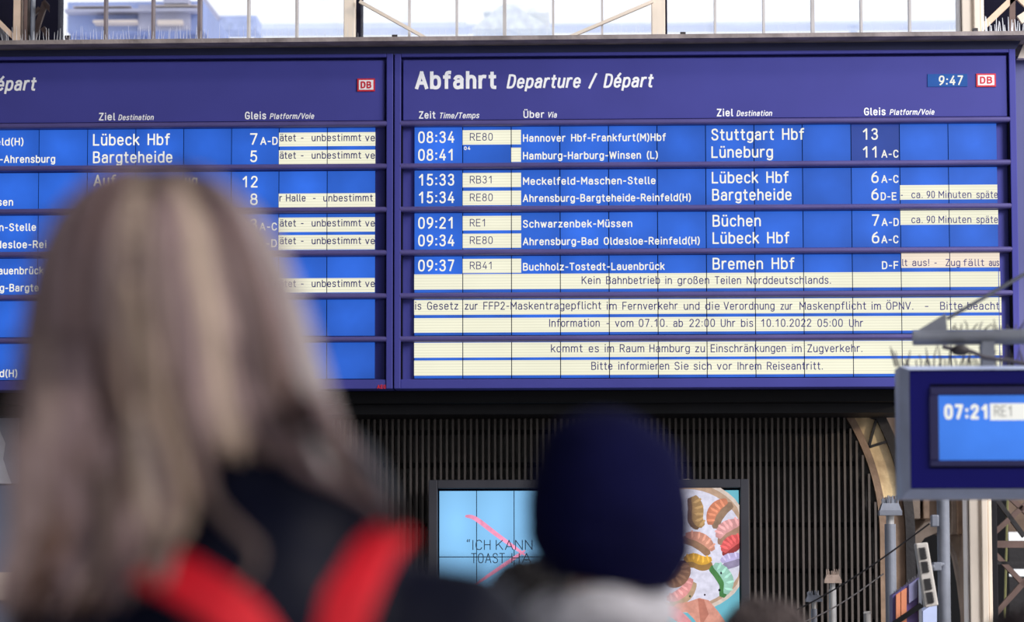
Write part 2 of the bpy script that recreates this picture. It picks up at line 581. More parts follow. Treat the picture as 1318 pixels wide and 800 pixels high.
M['rib_dark'] = mat('dark iron rib', (40, 37, 40), .55, 0, .3, 6, bump=.2, bscale=20)
M['web'] = mat('sunlit rusty iron web', (232, 192, 150), .4, .2, .5, 4, bump=.4, bscale=14)  # sunlight on the iron is put into this lighter colour
M['sandstone'] = mat('brown sandstone', (132, 112, 98), .85, 0, .3, 3, bump=.3, bscale=18)
M['sandstone_lt'] = mat('pale sandstone', (152, 136, 124), .85, 0, .25, 4, bump=.3, bscale=18)
M['steel'] = mat('galvanised steel', (128, 132, 144), .45, .35, .2, 6, bump=.06, bscale=40)
M['steel_lt'] = mat('bright galvanised steel', (180, 178, 178), .4, .4, .2, 6)
M['speaker'] = mat('light grey speaker housing', (196, 190, 184), .5, 0, .08, 4)
M['cable'] = mat('dark cable', (62, 58, 60), .6)
M['royal'] = mat('royal blue housing', (15, 13, 114), .5, 0, .06, 3, spec=.15)
M['royal_dk'] = mat('dark blue bezel', (36, 34, 92), .45, 0, .06, 3)
M['monside'] = mat('grey blue metal side', (190, 202, 236), .4, .1, .12, 5)
M['spike'] = mat('clear plastic spikes', (226, 228, 236), .3, 0, .15, 20)
M['twig'] = mat('dark wire spikes', (84, 80, 88), .7)
M['screenframe'] = mat('anthracite screen frame', (52, 52, 60), .5, 0, .12, 4)
M['vid'] = emit('lit pale blue video', (138, 200, 248), 1.0, var=.12, nscale=.8)
M['orange'] = mat('orange sign panel', (222, 140, 104), .5)
M['violet'] = mat('violet sign panel', (104, 92, 158), .5)


def flat_e(n, c):
    return emit('screen ' + n, c, 1.0, var=.14, nscale=22)


# ------------------------------------------------------------------ floor
b = MB()
b.box(-45, 45, -12, 110, -.3, 0)
b.build('floor', M['floor'], kind='structure')
M['ground'] = mat('pale forecourt paving', (236, 236, 240), .8, 0, .04, 1)
b = MB()
b.box(-60, 60, 45, 140, -.02, .02)
b.build('ground', M['ground'], kind='structure')  # added pale surface, bounces light onto the buildings outside
M['hall'] = mat('dim hall lining', (70, 68, 72), .8, 0, .2, 1)
b = MB()
b.box(-14.3, -14, -12, 24, 0, 10.5)
b.build('wall_hall', M['hall'], kind='structure')  # out of view, added to block light from the left
b = MB()
b.box(-14.3, 3.5, -12, 24, 10.5, 10.8)
b.build('ceiling', M['hall'], kind='structure')  # out of view, added to keep skylight off the left side

# ------------------------------------------------------------------ departure boards
YB = 25.0


def bx(px, py=300, Y=YB):
    return at(px, py, Y).x


def bz(py, px=534, Y=YB):
    return at(px, py, Y).z


ROW_T = [164, 219.5, 274.5, 330, 385, 440.3]
ROW_H = 46.3
BAR_T = [156.3, 211, 266.5, 322, 377.5, 433]


def make_board(label, xl, xr, ox, cols, rows, logo, clock):
    root = empty('departure_board', Vector((bx((xl+xr)/2), 25.2, bz(500.5))), label, 'departure board', 'departure boards')
    X0, X1, Z0, Z1 = bx(xl)+.004, bx(xr)-.004, bz(500.5), bz(70.6)
    pm = (X1-X0)/(xr-xl)
    b = MB()
    b.box(X0+.002, X1-.002, 25.03, 25.46, Z0+.002, Z1-.002)
    b.build('housing', M['navy'], root)
    b = MB()
    fw = 8.5*pm
    b.box(X0, X0+fw, 24.93, 25.05, Z0, Z1)
    b.box(X1-fw, X1, 24.93, 25.05, Z0, Z1)
    b.box(X0+fw, X1-fw, 24.93, 25.05, Z1-4.5*pm, Z1)
    b.box(X0+fw, X1-fw, 24.94, 25.05, Z0, bz(488.5))
    b.build('frame', M['navy'], root, bevel=.006)
    gl, gr = X0+fw+.016, X1-fw-.016
    b = MB()
    b.box(gl, gr, 24.965, 25.04, bz(155.5), Z1-4.5*pm-.02)
    hp = b.build('header_panel', M['navy'], root, bevel=.004)
    # header lettering
    b = MB()
    yt = 24.9635

    def ht(s, a, c, base, cap, w, sl):
        p = at(a, base, 24.96)
        q = at(c, base, 24.96)
        zz = at(a, base-cap, 24.96).z
        text(b, s, p.x, q.x, p.z, zz-p.z, yt, weight=w, slant=sl, xmin=None)
    for s, a, c, base, cap, w, sl in logo['text']:
        ht(s, a, c, base, cap, w, sl)
    b.build('lettering', M['paint_white'], hp, fix=False)
    # emblem plate
    lx0, lx1, ly0, ly1 = logo['rect']
    a0, a1 = at(lx0, ly1, 24.96), at(lx1, ly0, 24.96)
    b = MB()
    b.box(a0.x, a1.x, 24.955, 24.97, a0.z, a1.z, 0)
    t_ = (a1.z-a0.z)*.12
    b.box(a0.x+t_, a1.x-t_, 24.953, 24.96, a0.z+t_, a1.z-t_, 1)
    text(b, 'DB', a0.x+2.2*t_, a1.x-2.2*t_, a0.z+1.9*t_, a1.z-a0.z-3.8*t_, 24.9515, weight=.2, mi=2)
    b.build('logo', [M['red'], M['white'], M['red']], hp)
    if clock:
        c0, c1 = at(1194, 111.5, 24.96), at(1245, 95, 24.96)
        b = MB()
        b.box(c0.x, c1.x, 24.957, 24.97, c0.z, c1.z)
        ck = b.build('clock_display', M['clock'], hp)
        b = MB()
        ptext(b, '9:47', 1207.5, 1239.5, 109.8, 12.6, 24.955, weight=.15, slant=.08)
        b.build('lettering', M['glyph_lit'], ck, fix=False)
    # side rails with the round ends
    for x in (gl-.010, gr+.010):
        b = MB()
        b.box(x-.006, x+.006, 24.95, 25.04, bz(491), bz(157))
        b.build('side_rail', M['gap'], root)
    # cross bars: rounded rails in front of the rows
    for i, t in enumerate(BAR_T):
        z1, z0 = bz(t), bz(t+7.2)
        zc, r = (z0+z1)/2, (z1-z0)/2
        prof = []
        for k in range(9):
            q = math.pi*k/8
            prof.append((-math.sin(q)*r*1.2, zc+math.cos(q)*r))
        vs, fs = [], []
        for x in (gl-.02, gr+.02):
            vs += [(x, 24.955+p, z) for p, z in prof] + [(x, 25.03, z0), (x, 25.03, z1)]
        n = len(prof)+2
        fs = [(k, (k+1) % n, n+(k+1) % n, n+k) for k in range(n)] + [tuple(range(n)), tuple(range(n, 2*n))]
        b = MB()
        b.add(vs, fs)
        b.build('crossbar', M['bar'], root, smooth=False)
    # rows of display modules
    for i in range(6):
        R = rows[i]
        zt, zb = bz(ROW_T[i]), bz(ROW_T[i]+ROW_H)
        b = MB()
        b.box(bx(cols[0]), bx(cols[-1]), 25.012, 25.035, zb, zt)
        row = b.build('display_row', M['gap'], root)
        for k in range(len(cols)-1):
            dim = (i, k) in R.get('dim', ())
            b = MB()
            g = .0035
            b.box(bx(cols[k])+(g if k else 0), bx(cols[k+1])-(g if k < len(cols)-2 else 0), 25.0, 25.02, zb, zt)
            b.build('display_module', M['lcd_dim'] if dim else M['lcd'], row)
        for (a, c, y0, y1, *pk) in R.get('strips', ()):
            b = MB()
            xa, xc = bx(a), bx(c)
            cuts = [xa] + [bx(q) for q in cols if xa+.01 < bx(q) < xc-.01] + [xc]
            for k in range(len(cuts)-1):
                b.box(cuts[k]+(.0035 if k else 0), cuts[k+1]-(.0035 if k < len(cuts)-2 else 0), 24.997, 25.01, bz(y1), bz(y0))
            b.build('text_strip', M['cream_pink'] if pk else M['cream'], row)
        for key, mm, yy in (('lit', 'glyph_lit', 24.9955), ('dark', 'glyph_dark', 24.9945)):
            if R.get(key):
                b = MB()
                for it in R[key]:
                    s, a, c, base, cap, w = it[:6]
                    kw = it[6] if len(it) > 6 else {}
                    ptext(b, s, a, c, base, cap, yy, weight=w, **kw)
                b.build('lettering', M[mm], row, fix=False)
    return root


T, V, D, SM, DK = .13, .15, .13, .15, .115
HEAD = [('Abfahrt', 534.5, 639, 115.2, 24, .185, 0), ('Departure / Départ', 652, 841, 113.8, 18.3, .155, .2)]
HEAD2 = [('Zeit', 539, 560.5, 152.6, 9.6, .16, 0), ('Time/Temps', 565, 617, 152.4, 7.6, .15, .2), ('Über', 673.5, 700.5, 151.7, 9.4, .16, 0), ('Via', 704.5, 717, 151.4, 7.6, .15, .2),
         ('Ziel', 922.5, 943.5, 149.8, 10, .16, 0), ('Destination', 948, 994, 149.4, 7.4, .15, .2), ('Gleis', 1112, 1140, 148.4, 10, .16, 0), ('Platform/Voie', 1145, 1203, 147.9, 7.4, .15, .2)]
cR = [533.5, 595.6, 658.2, 721, 783.7, 846.4, 909, 971.5, 1033.8, 1096.6, 1159.3, 1222, 1284.5]


def tm(s, y):
    return (s, 538, 585, y, 15.2, T)


def dest(s, a, c, y):
    return (s, a, c, y, 15.2, T)


def via(s, c, y):
    return (s, 673, c, y, 10.0, V)


def gl_(s, a, c, y):
    return (s, a, c, y, 15, T)


def sec(s, y, a=1134.5, c=1156.5):
    return (s, a, c, y, 10.2, SM)


def tag1(s, y, c=634.5):
    return (s, 604.5, c, y, 9.8, .105)


def words(spec, y, cap=10.4, w=DK):
    return [(s, a, c, y, cap, w) for s, a, c in spec]


late = [('ca.', 1173, 1188), ('90', 1192.6, 1203.5), ('Minuten', 1208, 1250.5), ('späte', 1256.6, 1284.5)]
rowsR = [
    dict(dim={(0, 9)}, strips=[(595.6, 670.8, 168, 186.6), (658.2, 670.8, 190.8, 209)],
         lit=[tm('08:34', 184.2), tm('08:41', 206.9), via('Hannover Hbf-Frankfurt(M)Hbf', 857, 182.6), via('Hamburg-Harburg-Winsen (L)', 847, 205.3),
              dest('Stuttgart Hbf', 915.5, 1035, 180.7), dest('Lüneburg', 915.5, 995, 203.2), gl_('13', 1109.5, 1130.5, 180), gl_('11', 1109.5, 1131, 203), sec('A-C', 203),
              ('04', 597, 605.5, 193, 4.6, .2)],
         dark=[tag1('RE80', 181)]),
    dict(strips=[(595.6, 670.8, 223, 241.4), (595.6, 670.8, 246, 264.4), (1159.3, 1284.5, 242, 260.6)],
         lit=[tm('15:33', 239), tm('15:34', 261.6), via('Meckelfeld-Maschen-Stelle', 844, 238), via('Ahrensburg-Bargteheide-Reinfeld(H)', 889.5, 260),
              dest('Lübeck Hbf', 916, 1015, 236), dest('Bargteheide', 916.5, 1019, 258.2), gl_('6', 1121, 1131.5, 235.4), sec('A-C', 235.4), gl_('6', 1121, 1131.5, 257.4), sec('D-E', 257.6, 1133.5, 1154)],
         dark=[tag1('RB31', 236), tag1('RE80', 258.8), ('-', 1159.6, 1162, 255.5, 10, .12)] + words(late, 254.9, 9.4)),
    dict(strips=[(595.6, 670.8, 278.3, 296.8), (595.6, 670.8, 301, 319.4), (1159.3, 1285, 274.6, 292.8)],
         lit=[tm('09:21', 294.4), tm('09:34', 317), via('Schwarzenbek-Müssen', 814, 293), via('Ahrensburg-Bad Oldesloe-Reinfeld(H)', 901, 315.6),
              dest('Büchen', 917, 979.5, 291.6), dest('Lübeck Hbf', 917, 1016, 313.7), gl_('7', 1121.5, 1132.5, 290.7), sec('A-D', 290.8, 1134.8, 1157), gl_('6', 1121.5, 1132.5, 313), sec('A-C', 313)],
         dark=[tag1('RE1', 291.4, 626), tag1('RE80', 314)] + words(late, 287, 9.4)),
    dict(strips=[(595.6, 670.8, 333.4, 351.6), (533.2, 1286.5, 353, 372.6), (1159.8, 1286, 329.4, 347.8, 1)],
         lit=[tm('09:37', 349.2), via('Buchholz-Tostedt-Lauenbrück', 855.5, 348.2), dest('Bremen Hbf', 917, 1022.5, 346.8), sec('D-F', 346.2, 1135, 1156.5)],
         dark=[tag1('RB41', 346.4)] + words([('lt', 1161, 1168), ('aus!', 1174, 1196.5), ('-', 1202.5, 1206), ('Zug', 1217, 1236), ('fällt', 1239.7, 1267), ('aus', 1273, 1286)], 342.3, 9.2)
         + words([('Kein', 748.5, 773), ('Bahnbetrieb', 780, 849.5), ('in', 856, 865), ('großen', 872, 913), ('Teilen', 920, 954), ('Norddeutschlands.', 961, 1070)], 365.6)),
    dict(strips=[(533.2, 1287.5, 386, 405.2), (533.2, 1287.5, 409.3, 428)],
         dark=words([('is', 534, 542.3), ('Gesetz', 549.5, 590), ('zur', 598, 615), ('FFP2-Maskentragepflicht', 622, 774), ('im', 780.5, 794), ('Fernverkehr', 801, 872.5), ('und', 880, 900.5), ('die', 907.5, 926.6),
                     ('Verordnung', 931.5, 997), ('zur', 1004.5, 1020), ('Maskenpflicht', 1029, 1115), ('im', 1121.5, 1134), ('ÖPNV.', 1140.5, 1176), ('-', 1190, 1195.5), ('Bitte', 1210, 1239), ('beacht', 1245, 1286.5)], 398.6)
         + words([('Information', 706.5, 772), ('-', 780, 785), ('vom', 791.6, 815.5), ('07.10.', 822, 859.5), ('ab', 866.5, 879), ('22:00', 887, 920.5), ('Uhr', 927.6, 946.5), ('bis', 953.6, 969.5),
                  ('10.10.2022', 979, 1044.5), ('05:00', 1052, 1085), ('Uhr', 1092.8, 1111)], 420.6)),
    dict(strips=[(533.2, 1287.8, 441, 460.2), (533.2, 1287.8, 463.8, 483.2)],
         dark=words([('kommt', 709, 750), ('es', 757.5, 771), ('im', 778, 790.5), ('Raum', 797.5, 829.5), ('Hamburg', 835.8, 888), ('zu', 894.5, 907.5), ('Einschränkungen', 914.6, 1011.8), ('im', 1019, 1032),
                     ('Zugverkehr.', 1039, 1110.5)], 453.2)
         + words([('Bitte', 761, 788.5), ('informieren', 795.5, 861.5), ('Sie', 868, 886.5), ('sich', 892.7, 916), ('vor', 922.8, 942.5), ('Ihrem', 949, 980), ('Reiseantritt.', 987, 1059.5)], 475.8)),
]
make_board('right blue departure board headed Abfahrt, filled with lit train rows and cream notice lines', 507.4, 1309.8, 0, cR, rowsR,
           dict(text=HEAD+HEAD2, rect=(1256.6, 1281.6, 94.6, 111.8)), True)

cL = [-13.6, 48.8, 111.4, 173.6, 235.4, 297.2, 358.6, 420.8, 482.6]
un = [('tet', 366, 381), ('-', 387, 391), ('unbestimmt', 401, 465), ('ve', 470, 482.8)]
un = [('ä', 360, 365.4)] + un


def lw(y):
    return words(un, y, 9.4, .13)


rowsL = [
    dict(strips=[(358.6, 482.8, 169.6, 187.2), (358.6, 482.8, 192.2, 210.6)],
         lit=[('Reinfeld(H)', -39, 30.5, 187.6, 10, V), ('-Ahrensburg', -.5, 71, 209.8, 10, V), dest('Lübeck Hbf', 119.5, 218.5, 187.4), dest('Bargteheide', 119.5, 222, 210), gl_('7', 321, 332, 186.4), sec('A-D', 186.4, 335, 357.5), gl_('5', 321.5, 331.5, 208.6)],
         dark=lw(181.8)+lw(204.4)),
    dict(strips=[(358.6, 482.8, 248, 266)],
         lit=[('Winsen', -25, 17, 265, 10, V), ('Auf', 120.5, 149, 240, 15.2, T), ('ug', 238, 254, 240, 15.2, T), gl_('12', 311, 332, 241.3), gl_('8', 321.5, 332, 263.8)],
         dark=words([('r', 359.5, 363), ('Halle', 368, 393.5), ('-', 402.5, 406.5), ('unbestimmt', 416, 480)], 259.3, 9.4, .13)),
    dict(strips=[(358.6, 482.5, 279, 297.6), (358.6, 482.5, 301.6, 320.4)],
         lit=[('Maschen-Stelle', -46, 46.5, 297.6, 10, V), ('Oldesloe-Rei', -17, 60, 319.6, 10, V), gl_('3', 321, 331.5, 296.4), sec('A-C', 296.6, 334, 356.5), ('-D', 342, 356.5, 318, 10.2, SM)],
         dark=lw(291.6)+lw(314.3)),
    dict(strips=[(358.6, 482.5, 357.2, 375.6)],
         lit=[('Lauenbrück', -9, 56, 353.2, 10, V), ('g-Bargte', -.5, 50, 375.2, 10, V)],
         dark=lw(369.4)),
    dict(),
    dict(lit=[('feld(H)', -18, 22.5, 485.3, 10, V)]),
]
HL = [(s, a-794.5, c-794.5, y+4.2, cap, w, sl) for s, a, c, y, cap, w, sl in HEAD[1:]] + [('Ziel', 127, 148, 155, 10, .16, 0), ('Destination', 152, 198, 154.7, 7.4, .15, .2), ('Gleis', 315, 342.5, 153.6, 10, .16, 0), ('Platform/Voie', 347, 404.5, 153.2, 7.4, .15, .2)]
lb = make_board('left blue departure board, half hidden behind the blonde head, with unbestimmt delay strips', -295, 507, 0, cL, rowsL,
                dict(text=HL, rect=(460, 482.6, 101, 117.6)), False)
b = MB()
ptext(b, 'AEG', 485.5, 497, 500, 5.2, 24.935, weight=.2)
b.build('maker_plate', M['red'], lb, fix=False)
lb.children[-1]['label'] = 'tiny red maker lettering on the lower frame'

# ------------------------------------------------------------------ bridge girder behind the boards, ledge above, beams below
b = MB()
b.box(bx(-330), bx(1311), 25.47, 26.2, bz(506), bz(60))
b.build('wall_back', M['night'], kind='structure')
b = MB()
zt = .34


def skew(mb, pa, pb, ya, yb, h0, h1, mi=0, endcut=0.0):
    """long box whose lower and upper front edges run through the given pixels"""
    (xa, ta, ba), (xb, tb, bb) = pa, pb
    v = []
    for (x, t_, b_, e) in ((xa, ta, ba, 0), (xb, tb, bb, endcut)):
        p, q = at(x, b_, ya), at(x+e, t_, ya)
        v += [(p.x, ya, p.z), (p.x, yb, p.z), (q.x, yb, q.z), (q.x, ya, q.z)]
    mb.add(v, [(0, 1, 2, 3), (7, 6, 5, 4), (0, 4, 5, 1), (1, 5, 6, 2), (2, 6, 7, 3), (3, 7, 4, 0)], mi)


skew(b, (-330, 60, 77.5), (1306, 44, 65.2), 24.965, 25.6, 0, 0, endcut=13)
b.build('trim_1', M['navy_dark'], kind='structure')
b = MB()
skew(b, (-330, 55, 60.5), (1360, 39.2, 44.6), 24.7, 25.7, 0, 0)
b.build('trim_2', M['ledge'], kind='structure')
b = MB()
b.box(bx(1311.5), bx(1420), 25.3, 25.6, bz(520), bz(73))
b.build('trim_3', mat('slate blue cladding', (78, 80, 130), .5, 0, .06, 2), kind='structure')
b = MB()
b.prism([(at(1309, 76, 25.2).x, at(1309, 76, 25.2).z), (at(1340, 76, 25.2).x, at(1340, 76, 25.2).z), (at(1340, 46, 25.2).x, at(1340, 46, 25.2).z), (at(1321, 47, 25.2).x, at(1321, 47, 25.2).z)], 25.15, 25.25)
b.build('trim_4', M['stone'], kind='structure')
b = MB()
b.box(bx(-330, 510), bx(1178, 510), 25.25, 26.0, bz(516), bz(500.9))
b.build('beam', M['black'], kind='structure')
b = MB()
b.box(bx(-330, 510), bx(1178, 510), 25.5, 26.3, bz(528.5), bz(516.2))
b.build('beam.001', M['girt'], kind='structure')

# small lamp holders on the ledge
for i, (px, py, lb_) in enumerate(((87, 51, 'small dark cable clamp on the ledge below the hazy left window'), (508, 50, 'small dark cable clamp on the ledge by the white middle window'), (879, 46.5, 'small dark cable clamp on the ledge right of the middle column'), (1255, 41.5, 'small dark twin clamp on the ledge at the foot of the right column'))):
    p = at(px, py, 24.78)
    r = empty('cable_clamp', p, lb_, 'clamp')
    b = MB()
    b.box(p.x-.016, p.x+.016, p.y-.03, p.y+.03, p.z-.022, p.z+.012)
    b.build('clamp_base', M['twig'], r, bevel=.004)
    b = MB()
    b.tube([(p.x-.022, p.y, p.z+.02), (p.x+.022, p.y, p.z+.02)], .015, 10)
    b.build('clamp_jaw', M['cable'], r)

# bird spikes along the ledge
for (xa, xb, n, h0, h1, m, rad, lb_) in ((2, 270, 62, 6, 19, 'spike', .0022, 'dense clear bird spikes on the left part of the ledge'), (280, 836, 74, 5, 20, 'spike', .0012, 'sparse thin bird spikes along the middle of the ledge'),
                                         (845, 1235, 46, 4, 14, 'spike', .0012, 'short thin bird spikes on the ledge right of the middle column'), (1264, 1335, 24, 8, 20, 'spike', .006, 'thick whitish bird spikes on the right end of the ledge')):
    b = MB()
    for k in range(n):
        px = xa+(xb-xa)*(k+rnd.random()*.8)/n
        py = 51.5-.0087*px+.3
        h = h0+(h1-h0)*rnd.random()
        Y = 24.75+.2*rnd.random()
        p = at(px, py+1, Y)
        q = at(px+rnd.uniform(-1.5, 1.5), py-h, Y)
        b.tube([p, q], [rad, rad*.4], 5)
    o = b.build('bird_spikes', M[m])
    tag(o, lb_, 'bird spikes', kind='stuff')

# ------------------------------------------------------------------ glazed wall above
YW = 28.0


def wx(px, Y=YW):
    return at(px, 30, Y).x


ZB, ZT = at(660, 75, YW).z, at(660, -130, YW).z
glass = bpy.data.materials.new('dusty glass')
glass.use_nodes = True
nt = glass.node_tree
nt.nodes.clear()
o_ = nt.nodes.new('ShaderNodeOutputMaterial')
mx = nt.nodes.new('ShaderNodeMixShader')
tr = nt.nodes.new('ShaderNodeBsdfTransparent')
tr.inputs[0].default_value = (.97, .98, 1, 1)
df = nt.nodes.new('ShaderNodeBsdfDiffuse')
df.inputs[0].default_value = (.8, .82, .9, 1)
tcn = nt.nodes.new('ShaderNodeTexCoord')
nz = nt.nodes.new('ShaderNodeTexNoise')
nz.inputs['Scale'].default_value = 3
nz.inputs['Detail'].default_value = 6
mr = nt.nodes.new('ShaderNodeMapRange')
mr.inputs['To Min'].default_value = .0
mr.inputs['To Max'].default_value = .10
mr.inputs['From Min'].default_value = .35
mr.inputs['From Max'].default_value = .75
nt.links.new(tcn.outputs['Object'], nz.inputs['Vector'])
nt.links.new(nz.outputs['Fac'], mr.inputs['Value'])
nt.links.new(mr.outputs[0], mx.inputs[0])
nt.links.new(tr.outputs[0], mx.inputs[1])
nt.links.new(df.outputs[0], mx.inputs[2])
nt.links.new(mx.outputs[0], o_.inputs[0])

for wi, (xa, xb, muls) in enumerate(((77, 443, (136, 197, 257, 320, 382)), (465, 838, (527, 588, 649.5, 712, 775)), (858, 1237, (920.5, 983, 1046, 1108.5, 1171)))):
    b = MB()
    b.box(wx(xa), wx(xb), YW+.03, YW+.04, ZB, ZT)
    wnd = b.build('window_%d' % (wi+1), glass, kind='structure')
    for i, px in enumerate(muls):
        w = (4.2 if i == 2 else 2.8)/143
        b = MB()
        b.box(wx(px)-w/2, wx(px)+w/2, YW-.05, YW+.09, ZB, ZT)
        mm = M['mullion_dark'] if wi == 0 and i < 3 else M['mullion']
        mo = b.build('glazing_bar', mm, wnd)
        if wi == 0 and i < 3:
            mo['label'] = 'weathered brown glazing bar'
for (xa, xb, Yc, mk) in ((443.5, 458, YW, 'stone'), (458.3, 465.5, YW+.12, 'night'), (838.5, 856, YW, 'stone'), (856.3, 858.6, YW+.12, 'night'), (1233, 1235.6, YW, 'mullion'), (1237, 1252, YW-.05, 'stone'), (1252.4, 1260, YW-.12, 'stone'), (1260.3, 1265, YW, 'stone')):
    b = MB()
    b.box(wx(xa, Yc), wx(xb, Yc), Yc-.1, Yc+.2, 0, ZT)
    b.build('column', M[mk], kind='structure', bevel=.008)
for (a, c) in (((463, 2), (548, 49)), ((840, 2), (730, 49))):
    b = MB()
    b.bar(at(a[0], a[1], YW-.15), at(c[0], c[1], YW-.15), .028, .05)
    b.build('brace', M['stone'], kind='structure')
# dark hall ends left and right of the glazing with lattice steel in front
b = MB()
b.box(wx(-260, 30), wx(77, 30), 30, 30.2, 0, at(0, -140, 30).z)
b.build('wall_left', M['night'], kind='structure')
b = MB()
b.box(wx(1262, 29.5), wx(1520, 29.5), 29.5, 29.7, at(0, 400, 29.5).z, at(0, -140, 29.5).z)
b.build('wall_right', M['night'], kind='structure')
b = MB()
b.bar(at(-8, 22, YW), at(20, 50, YW), .045, .05, 0)
b.build('brace', M['peach'], kind='structure')
for (xa, xb, mk) in ((18.5, 27, 'peach'), (32, 36, 'taupe'), (41, 42.8, 'steel'), (65, 76, 'night')):
    b = MB()
    b.box(wx(xa), wx(xb), YW-.05, YW+.1, ZB, ZT)
    b.build('column', M[mk], kind='structure')
for (a, c, w, mk) in (((43, 50), (58, 4), .05, 'taupe'), ((43, 20), (51, 10), .03, 'taupe'), ((56, 2), (66, 14), .04, 'taupe'), ((55, 36), (64, 50), .045, 'taupe'), ((-4, 34), (8, 52), .05, 'steel')):
    b = MB()
    b.bar(at(*a, YW+.15), at(*c, YW+.15), w, .05)
    b.build('brace', M[mk], kind='structure')
for (a, c, w, mk) in (((1262, 38), (1350, -46), .055, 'peach'), ((1256, -54), (1350, 33), .055, 'peach'), ((1312, 26), (1330, 14), .08, 'stone'), ((1303, -4), (1303, 45), .05, 'taupe')):
    b = MB()
    b.bar(at(*a, YW), at(*c, YW), w, .05)
    b.build('brace', M[mk], kind='structure')

# buildings beyond the glass
YO = 70.0
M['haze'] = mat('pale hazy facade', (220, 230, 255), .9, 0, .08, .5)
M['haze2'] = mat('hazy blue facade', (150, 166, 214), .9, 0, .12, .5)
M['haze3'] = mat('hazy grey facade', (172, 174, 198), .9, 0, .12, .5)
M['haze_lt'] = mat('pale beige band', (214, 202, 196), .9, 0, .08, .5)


def opx(px, py, Y=YO):
    return at(px, py, Y)


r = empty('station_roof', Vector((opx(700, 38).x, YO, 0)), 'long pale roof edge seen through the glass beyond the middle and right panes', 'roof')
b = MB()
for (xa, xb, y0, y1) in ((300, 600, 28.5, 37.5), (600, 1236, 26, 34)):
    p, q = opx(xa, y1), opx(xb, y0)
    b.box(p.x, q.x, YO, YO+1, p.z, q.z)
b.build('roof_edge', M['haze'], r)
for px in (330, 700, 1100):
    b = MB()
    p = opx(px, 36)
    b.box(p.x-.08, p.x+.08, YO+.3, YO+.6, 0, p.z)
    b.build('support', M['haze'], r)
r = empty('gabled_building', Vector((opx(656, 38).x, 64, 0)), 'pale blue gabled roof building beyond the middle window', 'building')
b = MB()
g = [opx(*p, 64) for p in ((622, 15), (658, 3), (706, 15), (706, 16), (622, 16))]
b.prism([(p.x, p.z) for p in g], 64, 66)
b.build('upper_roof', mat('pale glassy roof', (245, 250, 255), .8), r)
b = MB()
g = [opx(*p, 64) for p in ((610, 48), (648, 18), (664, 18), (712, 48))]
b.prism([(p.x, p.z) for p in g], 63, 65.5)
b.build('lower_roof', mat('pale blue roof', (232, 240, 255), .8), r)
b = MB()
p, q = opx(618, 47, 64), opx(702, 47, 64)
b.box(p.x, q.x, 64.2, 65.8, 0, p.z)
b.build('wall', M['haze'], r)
r = empty('office_building', Vector((opx(170, 38, 60).x, 60, 0)), 'hazy blue grey office block behind the dusty left window', 'building')  # solid block in place of the reflection in the left glass
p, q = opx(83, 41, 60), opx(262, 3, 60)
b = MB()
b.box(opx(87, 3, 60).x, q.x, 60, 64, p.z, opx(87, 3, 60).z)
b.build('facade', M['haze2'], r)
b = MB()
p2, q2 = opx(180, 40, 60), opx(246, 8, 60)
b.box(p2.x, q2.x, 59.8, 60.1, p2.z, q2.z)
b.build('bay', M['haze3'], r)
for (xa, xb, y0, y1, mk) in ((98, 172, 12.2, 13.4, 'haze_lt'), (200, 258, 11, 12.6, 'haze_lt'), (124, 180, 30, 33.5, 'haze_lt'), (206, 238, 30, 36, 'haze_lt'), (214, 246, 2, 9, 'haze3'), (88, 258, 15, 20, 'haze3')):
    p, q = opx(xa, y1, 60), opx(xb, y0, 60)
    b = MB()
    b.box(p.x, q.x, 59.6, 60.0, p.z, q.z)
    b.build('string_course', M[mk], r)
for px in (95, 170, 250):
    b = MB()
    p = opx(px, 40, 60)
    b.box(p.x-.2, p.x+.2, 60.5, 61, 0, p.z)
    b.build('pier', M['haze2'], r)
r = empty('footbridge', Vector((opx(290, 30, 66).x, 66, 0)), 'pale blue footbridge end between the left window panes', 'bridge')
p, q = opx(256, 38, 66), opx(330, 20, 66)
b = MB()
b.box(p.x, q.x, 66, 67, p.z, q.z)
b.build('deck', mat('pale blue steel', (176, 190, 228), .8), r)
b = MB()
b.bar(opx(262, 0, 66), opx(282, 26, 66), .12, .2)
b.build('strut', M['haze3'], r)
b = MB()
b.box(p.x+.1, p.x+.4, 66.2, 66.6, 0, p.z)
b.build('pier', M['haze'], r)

# ------------------------------------------------------------------ louvred wall below the boards
YL = 26.4
ac = at(834, 690, YL)
PM = (at(934, 690, YL)-ac).length/100        # metres per pixel here


def arcp(r, a):
    return (ac.x+r*PM*math.cos(a), ac.z+r*PM*math.sin(a))


zl = bz(520, 660, YL)
xl_ = at(-320, 600, YL).x
a_top = math.asin((zl-ac.z)/(297*PM))
poly = [(xl_, 0), (xl_, zl)] + [arcp(297, a_top*(1-k/16)) for k in range(17)] + [(ac.x+297*PM, 0)]
b = MB()
b.prism(poly, YL, YL+.15, 0)
px = -60.0
while px < 1129:
    X_ = at(px, 600, YL-.12).x
    dx = (X_-ac.x)/PM
    z1 = zl
    if dx > 0:
        zz = ac.z + math.sqrt(max(0, 294**2-min(294, dx)**2))*PM
        z1 = min(zl, zz)
    if z1 > .2:
        b.box(X_-.0095, X_+.0095, YL-.16, YL-.05, 0, z1, 1)
    px += 7.75
for py in (556, 598, 676, 735, 800):
    z = at(700, py, YL).z
    b.box(xl_, ac.x+(270 if py < 600 else 292)*PM, YL-.05, YL, z-.02, z+.02, 2)
b.build('wall_front', [M['lback'], M['slat'], M['black']], kind='structure')

# arch truss at the right end of the louvred wall


